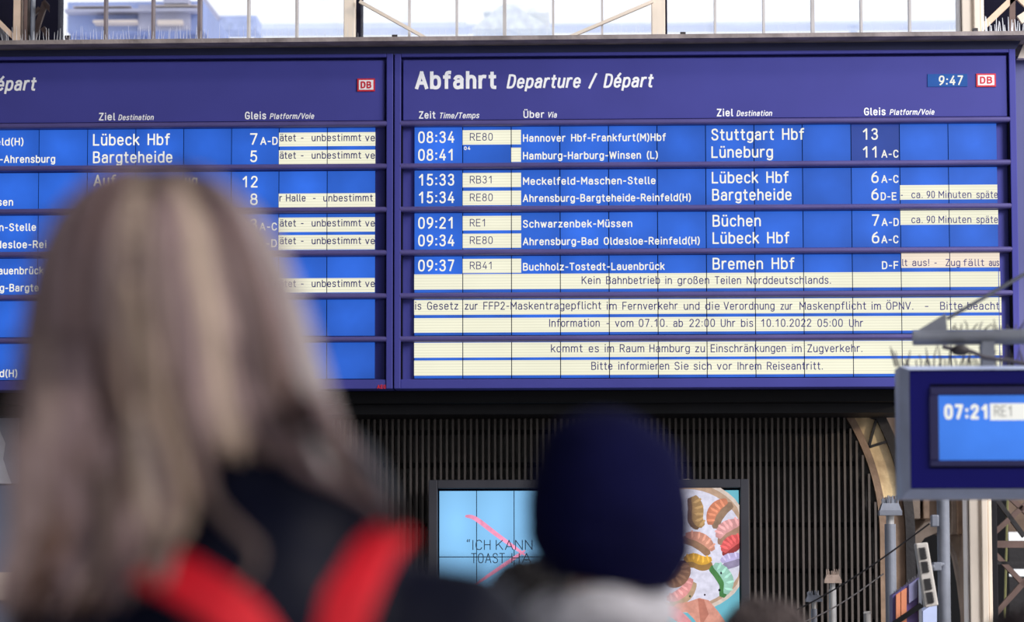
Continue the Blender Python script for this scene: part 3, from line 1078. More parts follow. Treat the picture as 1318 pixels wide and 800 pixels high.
def ring(mb, r0, r1, a0, a1, y0, y1, mi=0, n=26):
    P = [arcp(r1, a0+(a1-a0)*k/n) for k in range(n+1)] + [arcp(r0, a1+(a0-a1)*k/n) for k in range(n+1)]
    for k in range(n):
        q = [arcp(r0, a0+(a1-a0)*k/n), arcp(r1, a0+(a1-a0)*k/n), arcp(r1, a0+(a1-a0)*(k+1)/n), arcp(r0, a0+(a1-a0)*(k+1)/n)]
        mb.prism(q, y0, y1, mi)


at_ = empty('arch_truss', Vector((ac.x+315*PM, YL, 0)), kind='structure')
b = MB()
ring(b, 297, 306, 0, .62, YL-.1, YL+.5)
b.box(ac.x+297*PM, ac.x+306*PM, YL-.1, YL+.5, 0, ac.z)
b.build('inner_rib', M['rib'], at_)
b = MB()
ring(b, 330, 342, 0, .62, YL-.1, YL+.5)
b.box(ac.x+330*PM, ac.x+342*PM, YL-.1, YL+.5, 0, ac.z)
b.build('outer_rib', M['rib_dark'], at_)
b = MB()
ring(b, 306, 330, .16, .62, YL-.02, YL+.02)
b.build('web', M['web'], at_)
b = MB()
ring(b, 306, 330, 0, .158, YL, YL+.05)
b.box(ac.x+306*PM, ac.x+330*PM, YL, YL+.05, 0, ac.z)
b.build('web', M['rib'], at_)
for (r0, a0, r1, a1) in ((306, .58, 330, .47), (330, .47, 306, .38), (306, .38, 330, .375), (306, .52, 330, .56)):
    b = MB()
    p, q = arcp(r0, a0), arcp(r1, a1)
    b.bar((p[0], YL-.06, p[1]), (q[0], YL-.06, q[1]), .022, .06)
    b.build('brace', M['rib_dark'], at_)

# ------------------------------------------------------------------ stone portal, piers and lattice at the right
YP = 32.0


def pp(px, py, Y=YP):
    v = at(px, py, Y)
    return (v.x, v.z)


inner = [(1147, 1010), (1149, 800), (1154, 768), (1163, 738), (1176, 710), (1190, 692), (1206, 685), (1220, 691), (1231, 714), (1238, 750), (1244, 800), (1247, 1010)]
outer = [(1125, 1010), (1125, 420), (1400, 420), (1400, 1010)]
L_ = [pp(*p) for p in inner]
b = MB()
pts_o = [pp(1100, 1010), pp(1100, 800), pp(1100, 768), pp(1100, 738), pp(1100, 600), pp(1100, 420), pp(1206, 420), pp(1278, 420), pp(1278, 600), pp(1278, 750), pp(1278, 800), pp(1278, 1010)]
for k in range(len(L_)-1):
    b.prism([L_[k], pts_o[k], pts_o[k+1], L_[k+1]], YP, YP+.5)
b.build('wall_side', M['sandstone'], kind='structure')
b = MB()
for k in range(1, len(inner)-2):
    def outw(p, s_):
        cx, cy = 1198, 800
        d = math.hypot(p[0]-cx, p[1]-cy)
        return pp(p[0]+(p[0]-cx)/d*s_, p[1]+(p[1]-cy)/d*s_, YP-.1)
    b.prism([outw(inner[k], 0), outw(inner[k], 19), outw(inner[k+1], 19), outw(inner[k+1], 0)], YP-.12, YP+.1)
b.build('trim_5', M['sandstone_lt'], kind='structure')
b = MB()
b.box(at(1100, 800, 37).x, at(1300, 800, 37).x, 37, 37.2, 0, at(1200, 600, 37).z)
b.build('wall_inner', M['black'], kind='structure')  # black sheet stands in for the darkness inside the archway
for (xa, xb, y0, mk, Yc) in ((1172, 1182, 655, 'sandstone_lt', YP-.1), (1186, 1194, 650, 'rib', YP-.12), (1222, 1229, 668, 'sandstone_lt', YP-.1), (1229.5, 1238, 640, 'rib', YP-.2), (1239, 1256, 640, 'sandstone', YP-.5), (1256.5, 1270, 640, 'sandstone_lt', YP-.7), (1271, 1280, 640, 'girt', YP-.6)):
    p = at(xa, 700, Yc)
    q = at(xb, 700, Yc)
    z0 = 0 if xa > 1238 else at(xa, 688 if xa > 1220 else 668, Yc).z
    b = MB()
    b.box(p.x, q.x, Yc-.25, Yc+.3, z0, at(660, 420, Yc).z)
    b.build('column', M[mk], kind='structure', bevel=.01)
# lattice
for (a, c, w, mk) in (((1281, 684), (1325, 644), .05, 'taupe'), ((1281, 640), (1318, 690), .045, 'rib_dark'), ((1278, 700), (1330, 700), .07, 'taupe'), ((1280, 712), (1318, 752), .05, 'taupe'), ((1281, 790), (1322, 744), .055, 'taupe'), ((1281, 724), (1330, 724), .03, 'rib_dark'), ((1300, 640), (1330, 668), .05, 'taupe'), ((1280, 800), (1330, 800), .06, 'rib_dark')):
    b = MB()
    b.bar(at(*a, YP-.5), at(*c, YP-.5), w, .08)
    b.build('brace', M[mk], kind='structure')
M['greenpole'] = mat('yellow green pole', (130, 130, 84), .6)
b = MB()
p, q = at(1297, 640, 33), at(1293.5, 780, 33)
b.tube([at(1291, 960, 33), q, p], .012, 8)
b.build('column', M['greenpole'], kind='structure')
for (y0, y1, mk) in ((420, 684, 'sandstone'), (697.5, 732, 'rib_dark'), (741, 1005, 'rib_dark')):
    p, q = at(1270, y1, 41), at(1420, y0, 41)
    b = MB()
    b.box(p.x, q.x, 41, 41.3, max(0, p.z), q.z)
    b.build('wall_far', M[mk], kind='structure')

# ------------------------------------------------------------------ posts, loudspeaker, sign box, cables


def spike_post(px, w, py_top, capw, cap_y0, cap_y1, Y, mk, label, sleeve=None, spikes=True, capm='steel'):
    base = at(px, 900, Y)
    p = at(px, py_top, Y)
    s_ = (at(px+1, py_top, Y)-p).length
    r = empty('steel_post', Vector((p.x, Y, 0)), label, 'post', 'posts by the louvred wall')
    b = MB()
    zt_ = p.z if sleeve is None else at(px, sleeve, Y).z
    b.tube([(p.x, Y, 0), (p.x, Y, zt_)], w/2*s_, 20)
    b.build('pole', M[mk], r, smooth=False)
    if sleeve is not None:
        b = MB()
        b.tube([(p.x, Y, zt_-.01), (p.x, Y, p.z)], w*.36*s_, 16)
        b.build('neck', M['steel_lt'], r)
    if cap_y0 is not None:
        z0, z1 = at(px, cap_y1, Y).z, at(px, cap_y0, Y).z
        hw = capw/2*s_
        b = MB()
        zm = z0+(z1-z0)*.28
        b.box(p.x-hw, p.x+hw, Y-hw, Y+hw, z0, zm)
        vs = [(p.x+i*hw*k, Y+j*hw*k, z) for z, k in ((zm, .95), (zm+(z1-zm)*.55, .72)) for i, j in ((-1, -1), (1, -1), (1, 1), (-1, 1))]
        b.add(vs, [(0, 1, 2, 3), (4, 5, 6, 7), (0, 1, 5, 4), (1, 2, 6, 5), (2, 3, 7, 6), (3, 0, 4, 7)])
        cp = b.build('cap', M[capm], r)
        if spikes:
            b = MB()
            for k in range(26):
                x = p.x+rnd.uniform(-.72, .72)*hw
                y = Y+rnd.uniform(-.72, .72)*hw
                b.tube([(x, y, zm), (x+rnd.uniform(-.1, .1)*hw, y, z1+rnd.uniform(-.2, .2)*(z1-zm))], [.007, .004], 5)
            b.build('spikes', M[capm], cp, kind='stuff')
    return r


spike_post(1145.5, 14.5, 662, 29, 640, 663, 24.2, 'steel', 'tall galvanised post with a square spiked cap below the small monitor', sleeve=674)
spike_post(1071.5, 9.5, 746, 22, 734, 750, 24.4, 'steel_lt', 'thin bright steel post with brownish spiked cap in front of the louvres', sleeve=758, capm='taupe_lt')
spike_post(1047.5, 7.5, 772, 21, 761, 774, 24.6, 'steel', 'short dark post with a flat spiked cap left of the thin bright post', sleeve=783)
spike_post(1116, 9, 786, 10, 785, 789, 24.4, 'steel_lt', 'stubby pale post end just rising into view below the crossing cables', spikes=False, capm='steel_lt')
pst = empty('lamp_post', Vector((at(1212.5, 700, 21).x, 21, 0)), 'thick grey post under the small monitor carrying the column loudspeaker', 'post')  # post for the loudspeaker, carries no lamp
p = at(1212.5, 560, 21)
b = MB()
b.tube([(p.x, 21, 0), (p.x, 21, p.z)], .042, 24)
b.build('pole', M['steel'], pst)
b = MB()
q = at(1204, 668, 21)
b.box(q.x-.03, q.x+.02, 20.96, 21.04, q.z-.05, q.z+.03)
b.build('bracket', M['steel'], pst, bevel=.008)
b = MB()
q = at(1205, 729, 20.9)
b.box(q.x-.02, q.x+.03, 20.85, 21.0, q.z-.025, q.z+.03)
b.tube([(q.x-.03, 20.85, q.z), (p.x, 20.98, q.z+.02)], .014, 10)
b.build('clamp', M['steel'], pst, bevel=.004)

# column loudspeaker, leaning
sp = empty('column_loudspeaker', at(1192, 780, 20.75), 'slim pale grey column loudspeaker leaning beside the thick post', 'loudspeaker')
qa, qb, qc, qd = at(1178, 699, 20.75), at(1193.5, 697.5, 20.75), at(1207.5, 778.5, 20.75), at(1190.5, 781.5, 20.75)
b = MB()
b.prism([(v.x, v.z) for v in (qa, qb, qc, qd)], 20.72, 20.86)
b.build('housing', M['speaker'], sp, bevel=.008)


def spuv(u, v):
    t = qa.lerp(qb, u)
    w_ = qd.lerp(qc, u)
    return t.lerp(w_, v)


for (v0, v1) in ((.07, .26), (.29, .47), (.56, .74), (.77, .95)):
    b = MB()
    for i in range(9):
        for j in range(5):
            c = spuv(.18+.56*(j+.5*(i % 2))/5+.04, v0+(v1-v0)*(i+.5)/9)
            b.tube([(c.x, 20.71, c.z), (c.x, 20.723, c.z)], 0.0036, 6)
    g_ = b.build('grille', M['gap'], sp)

# cables
for (a, c, ya, yc, lb_) in (((1197, 673), (985, 804), 20.9, 23.0, 'upper thin cable running down left from the thick post'), ((1137, 738), (1000, 813), 24.1, 23.4, 'lower thin cable running down left from the tall spiked post')):
    p, q = at(*a, ya), at(*c, yc)
    pts = [p.lerp(q, k/12)-Vector((0, 0, .05*math.sin(math.pi*k/12))) for k in range(13)]
    b = MB()
    b.tube(pts, .0058, 8)
    tag(b.build('cable', M['cable']), lb_, 'cable')

# kiosk sign box with orange and violet panels
kb = empty('shop_sign', Vector((at(1168, 790, 22).x, 22, 0)), 'orange and violet sign box at the lower right behind the posts', 'sign')


def quad(mb, pts, Y0, Y1, mi=0):
    mb.prism([(at(x, y, Y0).x, at(x, y, Y0).z) for x, y in pts], Y0, Y1, mi)


b = MB()
quad(b, ((1149, 766), (1184, 742), (1184, 880), (1149, 880)), 22.05, 22.3)
b.build('case', M['violet'], kb)
for pts in (((1153.5, 765), (1159, 761), (1159, 880), (1153.5, 880)), ((1160, 760.5), (1167, 756), (1167, 880), (1160, 880))):
    b = MB()
    quad(b, pts, 22.0, 22.06)
    b.build('orange_panel', M['orange'], kb)
b = MB()
quad(b, ((1170, 752), (1181, 745), (1181, 768), (1170, 776)), 22.02, 22.06)
b.build('pale_panel', mat('pale violet panel', (150, 150, 190), .5), kb)
b = MB()
quad(b, ((1182, 745), (1186, 743), (1188, 880), (1184, 880)), 21.98, 22.3)
b.build('edge_frame', M['steel'], kb)
b = MB()
b.bar(at(1148, 804, 21.95), at(1186, 778, 21.95), .035, .05)
b.build('dark_strip', M['black'], kb)
b = MB()
for k in range(22):
    u = k/21
    x, y = 1150+33*u, 766-24*u
    b.tube([at(x, y+1, 22.1), at(x+rnd.uniform(-2, 2), y-rnd.uniform(2, 6), 22.1)], [.006, .003], 5)
b.build('spikes', M['twig'], kb, kind='stuff')
cb = empty('white_cabinet', Vector((at(1195, 790, 22.4).x, 22.4, 0)), 'pale grey cabinet edge under the leaning loudspeaker', 'cabinet')
b = MB()
quad(b, ((1188, 786), (1206, 774), (1206, 900), (1188, 900)), 22.35, 22.7)
b.build('body', M['monside'], cb)
cb.children[0].data.materials[0] = M['monside']
b = MB()
b.box(at(1188, 900, 22.4).x, at(1206, 900, 22.4).x, 22.36, 22.68, 0, at(1188, 900, 22.4).z)
b.build('plinth', M['girt'], cb)
b = MB()
b.box(at(1150, 880, 22.1).x, at(1184, 880, 22.1).x, 22.06, 22.28, 0, at(1150, 880, 22.1).z)
b.build('stand', M['girt'], kb)

# ------------------------------------------------------------------ video wall
YV = 25.75
vw = empty('video_wall', Vector((at(757, 800, YV).x, YV, 0)), 'large tiled video screen under the right departure board with a dumpling advert', 'video screen')


def vx(px, py=700):
    return at(px, py, YV).x


def vz(py, px=757):
    return at(px, py, YV).z


b = MB()
b.box(vx(552), vx(563.5), YV-.06, YV+.3, vz(905), vz(617))
b.box(vx(953), vx(964), YV-.06, YV+.3, vz(905), vz(617))
b.box(vx(563.5), vx(953), YV-.06, YV+.3, vz(628), vz(617))
b.box(vx(563.5), vx(953), YV-.06, YV+.3, vz(905), vz(890))
b.box(vx(563.5), vx(953), YV+.05, YV+.3, vz(890), vz(628))
b.build('frame', M['screenframe'], vw, bevel=.006)
b = MB()
b.box(vx(564), vx(952.5), YV+.02, YV+.048, vz(889.5), vz(629))
b.build('backing', M['gap'], vw)
b = MB()
b.box(vx(575), vx(940), YV+.02, YV+.25, 0, vz(905))
b.build('plinth', M['girt'], vw)
M['foodbg'] = emit('screen teal backdrop', (112, 188, 206), 1.0, var=.1)
vcol = [565 + 48.35*k for k in range(9)]
vrow = [630.5, 716, 802, 888]
for j in range(3):
    for k in range(8):
        b = MB()
        b.box(vx(vcol[k])+.0035, vx(vcol[k+1])-.0035, YV, YV+.06, vz(vrow[j+1])+.0035, vz(vrow[j])-.0035)
        t = b.build('screen_tile', M['vid'] if k < 4 else M['foodbg'], vw)
yv = [YV-.001]


def pic(name, polys, label=None):
    """a flat shape of the picture shown on the screen, cut at the screen edge and at the tile joints"""
    b = MB()
    mats_ = []
    for poly, c in polys:
        yv[0] -= .0003
        q = []
        for x, y in poly:
            x = min(max(x, 565.4), 951.6)
            v = at(x, y, YV)
            q.append((v.x, yv[0], v.z))
        mats_.append(flat_e(name, c) if not hasattr(c, 'name') else c)
        b.add(q, [tuple(range(len(q)))], len(mats_)-1)
    o = b.build(name, mats_, vw, fix=False)
    if label:
        o['label'] = label
    return o


def blob(path, ws, n=6):
    """outline of a tapering curved shape along a path"""
    P_ = sm(*path)
    L1, L2 = [], []
    m = len(P_)
    for i, p in enumerate(P_):
        a, c = P_[max(0, i-1)], P_[min(m-1, i+1)]
        dx, dy = c[0]-a[0], c[1]-a[1]
        d = math.hypot(dx, dy) or 1
        t = i/(m-1)
        w = ws*(math.sin(math.pi*min(max(t*.86+.07, 0), 1)))**.6
        L1.append((p[0]-dy/d*w, p[1]+dx/d*w))
        L2.append((p[0]+dy/d*w, p[1]-dx/d*w))
    return L1+L2[::-1]


def ell(cx, cy, rx, ry, n=48):
    return [(cx+rx*math.cos(2*math.pi*k/n), cy+ry*math.sin(2*math.pi*k/n)) for k in range(n)]


pic('plate', [(ell(884, 702, 87, 86), (226, 208, 196)), (ell(884, 702, 82, 81), (196, 164, 140)), (ell(884, 704, 76, 75), (224, 222, 240))])


def dumpling(name, path, w, c, c2, off):
    P2 = [(x+off[0], y+off[1]) for x, y in path]
    w *= 1.3
    polys = [(blob(P2, w*.8), c2), (blob(path, w*.72), c)]
    k = len(path)
    # pleats
    Q = sm(*path)
    hl = tuple(min(255, int(v*1.14)+8) for v in c)
    for i in range(2, len(Q)-2, 2):
        x, y = Q[i]
        a_, c_ = Q[i-1], Q[i+1]
        an = math.atan2(c_[1]-a_[1], c_[0]-a_[0])
        polys.append(([(x-off[0]*.1+ex*math.cos(an)-ey*math.sin(an), y-off[1]*.1+ex*math.sin(an)+ey*math.cos(an)) for ex, ey in ((-.1*w, -.62*w), (.14*w, -.66*w), (.3*w, .1*w), (.1*w, .5*w), (-.04*w, .1*w))], hl))
    pic(name, polys)


dumpling('dumpling', [(936, 644), (924, 650), (916, 661), (914, 675)], 7.5, (206, 130, 100), (150, 122, 100), (7, 5))
dumpling('dumpling', [(924, 692), (930, 681), (940, 675), (954, 671)], 8, (216, 156, 156), (168, 132, 112), (3, 9))
dumpling('dumpling', [(931, 710), (936, 701), (944, 695), (956, 692)], 8, (214, 92, 92), (150, 60, 60), (2, 6))
dumpling('dumpling', [(882, 688), (898, 690), (910, 697), (918, 708)], 7, (214, 150, 128), (160, 124, 96), (-6, 6))
dumpling('dumpling', [(880, 720), (892, 717), (904, 721), (916, 719)], 6.5, (216, 164, 60), (160, 122, 70), (1, 7))
dumpling('dumpling', [(928, 722), (938, 717), (954, 714)], 5.5, (192, 182, 226), (150, 140, 170), (3, 8))
dumpling('dumpling', [(919, 726), (930, 734), (938, 748), (934, 764)], 7.5, (156, 204, 186), (76, 132, 74), (-5, 4))
dumpling('dumpling', [(858, 770), (870, 767), (882, 758), (890, 744)], 7, (226, 152, 150), (190, 160, 130), (4, 5))
dumpling('dumpling', [(893, 638), (898, 652), (898, 668), (905, 677)], 8, (176, 140, 92), (130, 100, 70), (-5, 2))
dumpling('dumpling', [(860, 752), (873, 748), (882, 736), (882, 724)], 8, (156, 116, 92), (110, 80, 66), (-4, -3))
pic('seeds', [(ell(928, 737, 1.2, 1.8, 8), (40, 40, 50)), (ell(926, 759, 1.6, 1.8, 8), (30, 36, 40)), (ell(907, 765, 1.2, 1.4, 8), (60, 50, 60)), (ell(888, 767, 1.4, 1.6, 8), (90, 100, 70))])
pic('pictured_hand', [([(866, 780), (872, 776), (886, 774), (900, 769), (912, 772), (924, 786), (938, 806), (940, 880), (905, 880), (900, 806), (893, 796), (884, 787), (872, 788), (866, 784)], (222, 156, 138)), ([(898, 770), (906, 771), (912, 790), (902, 806)], (196, 126, 108)), (blob([(846, 790), (862, 786), (878, 796), (892, 808)], 7), (226, 150, 156))])
# pink stroke and slogan on the blue half
pk = flat_e('pink', (252, 158, 196))
pic('pink_stroke', [(blob([(599, 664), (612, 667), (640, 688), (676, 714)], 3.0), pk), (blob([(676, 708), (650, 726), (612, 752)], 2.4), pk)])
b = MB()
for s, a, c, y in (('“ICH', 600.5, 632, 707.5), ('KANN', 638, 686, 707.5), ('TOAST', 606.5, 650, 724.5), ('HA', 658, 684, 724.5)):
    p, q = at(a, y, YV), at(c, y, YV)
    text(b, s, p.x, q.x, p.z, 13*PM*.98, YV-.034, weight=.085)
b.build('lettering', mat('dark slate lettering', (30, 46, 66), .8, 0, .02), vw, fix=False)

# pale poster on the far left
pb = empty('advertising_poster', Vector((at(-10, 700, 25.9).x, 25.9, 0)), 'pale grey blue poster at the far left edge behind the blonde hair', 'poster')
b = MB()
b.box(at(-110, 700, 25.8).x, at(34, 700, 25.8).x, 25.86, 25.98, 0, at(0, 534, 25.8).z)
b.build('backing', mat('grey blue poster', (112, 122, 148), .5, 0, .1, 1.5), pb)
b = MB()
quad(b, ((-105, 536), (24, 536), (24, 622), (-105, 622)), 25.84, 25.87)
b.build('upper_sheet', mat('pale grey sheet', (148, 152, 172), .5), pb)
b = MB()
b.add([(at(x, y, 25.8).x, 25.835, at(x, y, 25.8).z) for x, y in ((-60, 545), (-2, 552), (6, 570), (3, 590), (10, 612), (14, 622), (-70, 622))], [tuple(range(7))])
b.build('white_figure', mat('white print', (206, 208, 220), .5), pb)
b = MB()
quad(b, ((-105, 736), (30, 736), (30, 772), (-105, 772)), 25.83, 25.87)
b.build('lower_strip', mat('cream strip', (216, 200, 190), .5), pb)

# ------------------------------------------------------------------ small monitor on the arm
YM = 14.5
mn = empty('platform_monitor', Vector((at(1290, 640, YM).x, YM, at(1290, 640, YM).z)), 'small royal blue platform monitor showing 07:21 at the right edge', 'monitor')


def mq(x, y, Y=YM):
    v = at(x, y, Y)
    return v.x, v.z


def mbox(mb, x0, x1, y0, y1, Y0, Y1, mi=0):
    a, c = at(x0, y1, Y0), at(x1, y0, Y0)
    mb.box(a.x, c.x, Y0, Y1, a.z, c.z, mi)


b = MB()
x0, z0 = mq(1173, 628)
x1, z1 = mq(1420, 476)
b.box(x0, x1, YM, YM+.02, z0, z1, 0)
b.build('front_panel', M['royal'], mn)
b = MB()
e = .030
# casing: chamfered rim running back
for (pa, pb_) in ((((x0, z0), (x0, z1)), 1), (((x0, z1), (x1, z1)), 2), (((x0, z0), (x1, z0)), 3)):
    pass
c0, c1 = mq(1161, 641)
d0, d1 = mq(1432, 469)
vs = [(x0-.004, YM-.012, z0-.004), (x1+.004, YM-.012, z0-.004), (x1+.004, YM-.012, z1+.004), (x0-.004, YM-.012, z1+.004),
      (c0, YM+.05, c1), (d0, YM+.05, c1), (d0, YM+.05, d1), (c0, YM+.05, d1),
      (c0, YM+.30, c1), (d0, YM+.30, c1), (d0, YM+.30, d1), (c0, YM+.30, d1)]
b.add(vs, [(0, 1, 5, 4), (1, 2, 6, 5), (2, 3, 7, 6), (3, 0, 4, 7), (4, 5, 9, 8), (5, 6, 10, 9), (6, 7, 11, 10), (7, 4, 8, 11), (8, 9, 10, 11)])
b.build('casing', M['monside'], mn)
b = MB()
for (xa, xb, ya, yb_) in ((1197, 1420, 497, 508), (1197, 1420, 592, 600), (1197, 1208, 508, 592), (1385, 1420, 508, 592)):
    mbox(b, xa, xb, ya, yb_, YM-.014, YM+.004)
b.build('bezel', M['royal_dk'], mn, bevel=.003)
b = MB()
mbox(b, 1197, 1420, 493, 497, YM-.004, YM+.004)
mbox(b, 1197, 1420, 600, 602.5, YM-.004, YM+.004)
b.build('bezel_groove', M['gap'], mn)
b = MB()
mbox(b, 1208, 1385, 508, 592, YM-.006, YM+.002)
sc = b.build('screen', emit('lit monitor blue', (66, 130, 238), 1.0, var=.1, nscale=3), mn)
b = MB()
mbox(b, 1274.5, 1385, 518.5, 540.5, YM-.008, YM-.005)
b.build('text_strip', emit('lit white strip', (246, 246, 240), 1.0), sc)
b = MB()
ptext(b, '07:21', 1215.5, 1273.5, 539.5, 19.5, YM-.0085, weight=.2)
b.build('lettering', M['glyph_lit'], sc, fix=False)
b = MB()
ptext(b, 'RE1', 1279.5, 1304, 536, 14.5, YM-.0095, weight=.12)
b.build('lettering', mat('pale grey glyph', (196, 198, 194), .8), sc, fix=False)
b = MB()
p, q = at(1271, 470, YM+.15), at(1271, 440, YM+.15)
b.box(p.x-.03, p.x+.03, YM+.1, YM+.2, p.z-.03, q.z)
b.build('hanger', M['steel'], mn)
b = MB()
pts = [at(1213, 446, YM+.1), at(1232, 450, YM+.1), at(1250, 452, YM+.1), at(1268, 460, YM+.1), at(1300, 464, YM+.1), at(1330, 470, YM+.1)]
b.tube(pts, .010, 8)
cabo = b.build('power_cable', M['twig'], mn)
b = MB()
b.ball(at(1236, 450.5, YM+.1), (.045, .03, .026), 14, 10)
b.build('cable_joint', M['cable'], cabo, smooth=True)

arm = empty('support_arm', Vector((at(1300, 433, YM+.15).x, YM+.15, at(1300, 443, YM+.15).z)), 'grey horizontal support arm with triangular gusset above the small monitor', 'support arm')
b = MB()
b.tube([at(1175, 434.5, YM+.15), at(1461, 431.7, YM+.15)], .036, 20)
b.build('pipe', M['steel'], arm, smooth=False)
b = MB()
b.prism([mq(*p, YM+.15) for p in ((1176, 428), (1217, 403), (1219, 426))], YM+.14, YM+.165)
b.build('gusset', M['steel'], arm)
b = MB()
b.tube([at(1219, 410, YM+.15), at(1268, 382, YM+.15), at(1335, 343, YM+.15)], .0095, 10)
b.build('stay_rod', M['steel'], arm)
wallx = at(1475, 433, YM+.15)
b = MB()
b.box(wallx.x-.05, wallx.x+.07, YM+.05, YM+.25, 0, wallx.z+.5)
b.box(wallx.x-.16, wallx.x+.16, YM, YM+.3, 0, .03)
b.build('column', M['steel'], kind='structure')

for (xa, xb, ybase, h0, h1, n, lb_) in ((1152, 1172, 474, 12, 30, 7, 'wire bird spikes at the left corner of the small monitor'), (1180, 1330, 470, 8, 26, 34, 'tangled wire bird spikes along the top of the small monitor'), (1222, 1325, 425, 4, 16, 14, 'few wire bird spikes standing on the grey support arm')):
    b = MB()
    for k in range(n):
        x = xa+(xb-xa)*(k+rnd.random()*.7)/n
        Y = YM+.08+.14*rnd.random()
        p = at(x, ybase, Y)
        p.z = d1+.001 if ybase > 440 else at(x, 433, YM+.15).z+.0365
        if ybase < 440:
            p.y = YM+.15
        q = at(x+rnd.uniform(-8, 8), ybase-rnd.uniform(h0, h1), Y)
        b.tube([p, p.lerp(q, .5)+Vector((rnd.uniform(-.006, .006), 0, 0)), q], [.0042, .0036, .0022], 5)
    tag(b.build('bird_spikes', M['twig']), lb_, 'bird spikes', kind='stuff')

# ------------------------------------------------------------------ people
M['skin'] = mat('skin', (214, 172, 152), .55, 0, .06, 10)
M['jacket_black'] = mat('black smooth jacket', (16, 19, 38), .5, 0, .3, 6, bump=.5, bscale=9, spec=.12)
M['trousers'] = mat('dark trousers', (28, 30, 40), .8, 0, .2, 8)
M['shoe'] = mat('black shoe', (18, 18, 20), .5)


def make_body(name, root, px, Y, h, hx=0.0, hz=None, shz=None, shw=None, hs=1.0):
    """one continuous figure standing with its back to the camera; returns its measures"""
    x = root.location.x
    hz = hz or .935*h
    shz = shz or .805*h
    shw = shw or .108*h
    b = MB()
    V_ = lambda a, c, d: Vector((x+a, Y+c, d))
    b.ball(V_(0, 0, .53*h), (.088*h, .062*h, .07*h))
    b.ball(V_(0, 0, .62*h), (.074*h, .055*h, .09*h))
    b.ball(V_(0, 0, shz-.075*h), (.092*h, .062*h, .1*h))
    b.capsule([V_(-shw, 0, shz), V_(0, -.005, shz+.012*h), V_(shw, 0, shz)], [.036*h, .042*h, .036*h])
    b.capsule([V_(hx*.1, 0, shz), V_(hx*.6, .0, (shz+hz)/2), V_(hx, .005, hz-.02*h)], [.04*h, .033*h, .034*h])
    b.ball(V_(hx, 0, hz+.004*h), (.044*h*hs, .055*h*hs, .06*h*hs))
    b.ball(V_(hx, .026*h, hz-.034*h), (.033*h*hs, .034*h*hs, .036*h*hs))
    b.ball(V_(hx, .061*h, hz-.014*h), (.009*h, .014*h, .017*h))
    b.ball(V_(hx, .056*h, hz-.036*h), (.016*h, .008*h, .006*h))
    b.ball(V_(hx, .05*h, hz+.008*h), (.03*h, .01*h, .006*h))
    for s_ in (-1, 1):
        b.ball(V_(hx+s_*.045*h*hs, .0, hz-.008*h), (.009*h, .014*h, .019*h))
        b.capsule([V_(s_*shw, 0, shz), V_(s_*(shw+.022*h), -.012*h, shz-.18*h), V_(s_*(shw+.02*h), .02*h, shz-.33*h)], [.032*h, .025*h, .017*h])
        hb = V_(s_*(shw+.019*h), .026*h, shz-.365*h)
        b.ball(hb, (.013*h, .024*h, .03*h))
        for k in range(4):
            fy = (-.018+.012*k)*h
            ln_ = (.04, .046, .05, .044)[k]*h
            b.capsule([hb+Vector((0, fy, -.018*h)), hb+Vector((-s_*.002*h, fy*1.08, -.02*h-ln_*.6)), hb+Vector((-s_*.01*h, fy*1.1, -.02*h-ln_))], [.0058*h, .0054*h, .0045*h], 10)
        b.capsule([hb+Vector((-s_*.003*h, .02*h, .01*h)), hb+Vector((-s_*.012*h, .033*h, -.012*h)), hb+Vector((-s_*.016*h, .034*h, -.032*h))], [.0075*h, .0062*h, .005*h], 10)
        b.capsule([V_(s_*.05*h, 0, .5*h), V_(s_*.054*h, .008*h, .28*h), V_(s_*.055*h, -.004, .04*h)], [.054*h, .035*h, .021*h])
        b.ball(V_(s_*.057*h, .035*h, .021*h), (.024*h, .066*h, .02*h))
    return b.build('body', M['skin'], root, voxel=.0075, sm_it=3)


def make_clothes(root, px, Y, h, m, shz=None, shw=None, puff=1.0, collar=None, extra=()):
    x = root.location.x
    shz = shz or .805*h
    shw = shw or .108*h
    b = MB()
    V_ = lambda a, c, d: Vector((x+a, Y+c, d))
    k = puff
    b.ball(V_(0, 0, .54*h), (.1*h*k, .076*h*k, .1*h))
    b.ball(V_(0, 0, .64*h), (.092*h*k, .07*h*k, .11*h))
    b.ball(V_(0, 0, shz-.075*h), (.108*h*k, .078*h*k, .11*h))
    b.capsule([V_(-shw, 0, shz-.005*h), V_(0, -.006, shz+.006*h), V_(shw, 0, shz-.005*h)], [.044*h*k, .05*h*k, .044*h*k])
    for s_ in (-1, 1):
        b.capsule([V_(s_*shw, 0, shz-.005*h), V_(s_*(shw+.024*h), -.012*h, shz-.18*h), V_(s_*(shw+.021*h), .019*h, shz-.325*h)], [.044*h*k, .036*h*k, .027*h*k])
    if collar:
        b.capsule(*collar)
    for c_, r_ in extra:
        b.ball(c_, r_)
    j = b.build('jacket', m, root, voxel=.011, sm_it=4)
    b = MB()
    b.ball(V_(0, 0, .52*h), (.093*h, .067*h, .06*h))
    for s_ in (-1, 1):
        b.capsule([V_(s_*.05*h, 0, .5*h), V_(s_*.054*h, .008*h, .28*h), V_(s_*.055*h, -.004, .06*h)], [.06*h, .043*h, .034*h])
    b.build('trousers', M['trousers'], root, voxel=.012, sm_it=3)
    for s_ in (-1, 1):
        b = MB()
        b.ball(V_(s_*.057*h, .033*h, .026*h), (.03*h, .076*h, .026*h))
        b.ball(V_(s_*.056*h, -.004*h, .045*h), (.027*h, .034*h, .026*h))
        b.build('shoe', M['shoe'], root, voxel=.008, sm_it=2)
    return j


# --- woman with long hair ---------------------------------------------------
YF = 3.3


def wp(px, py, dy=0.0):
    return at(px, py, YF+dy)


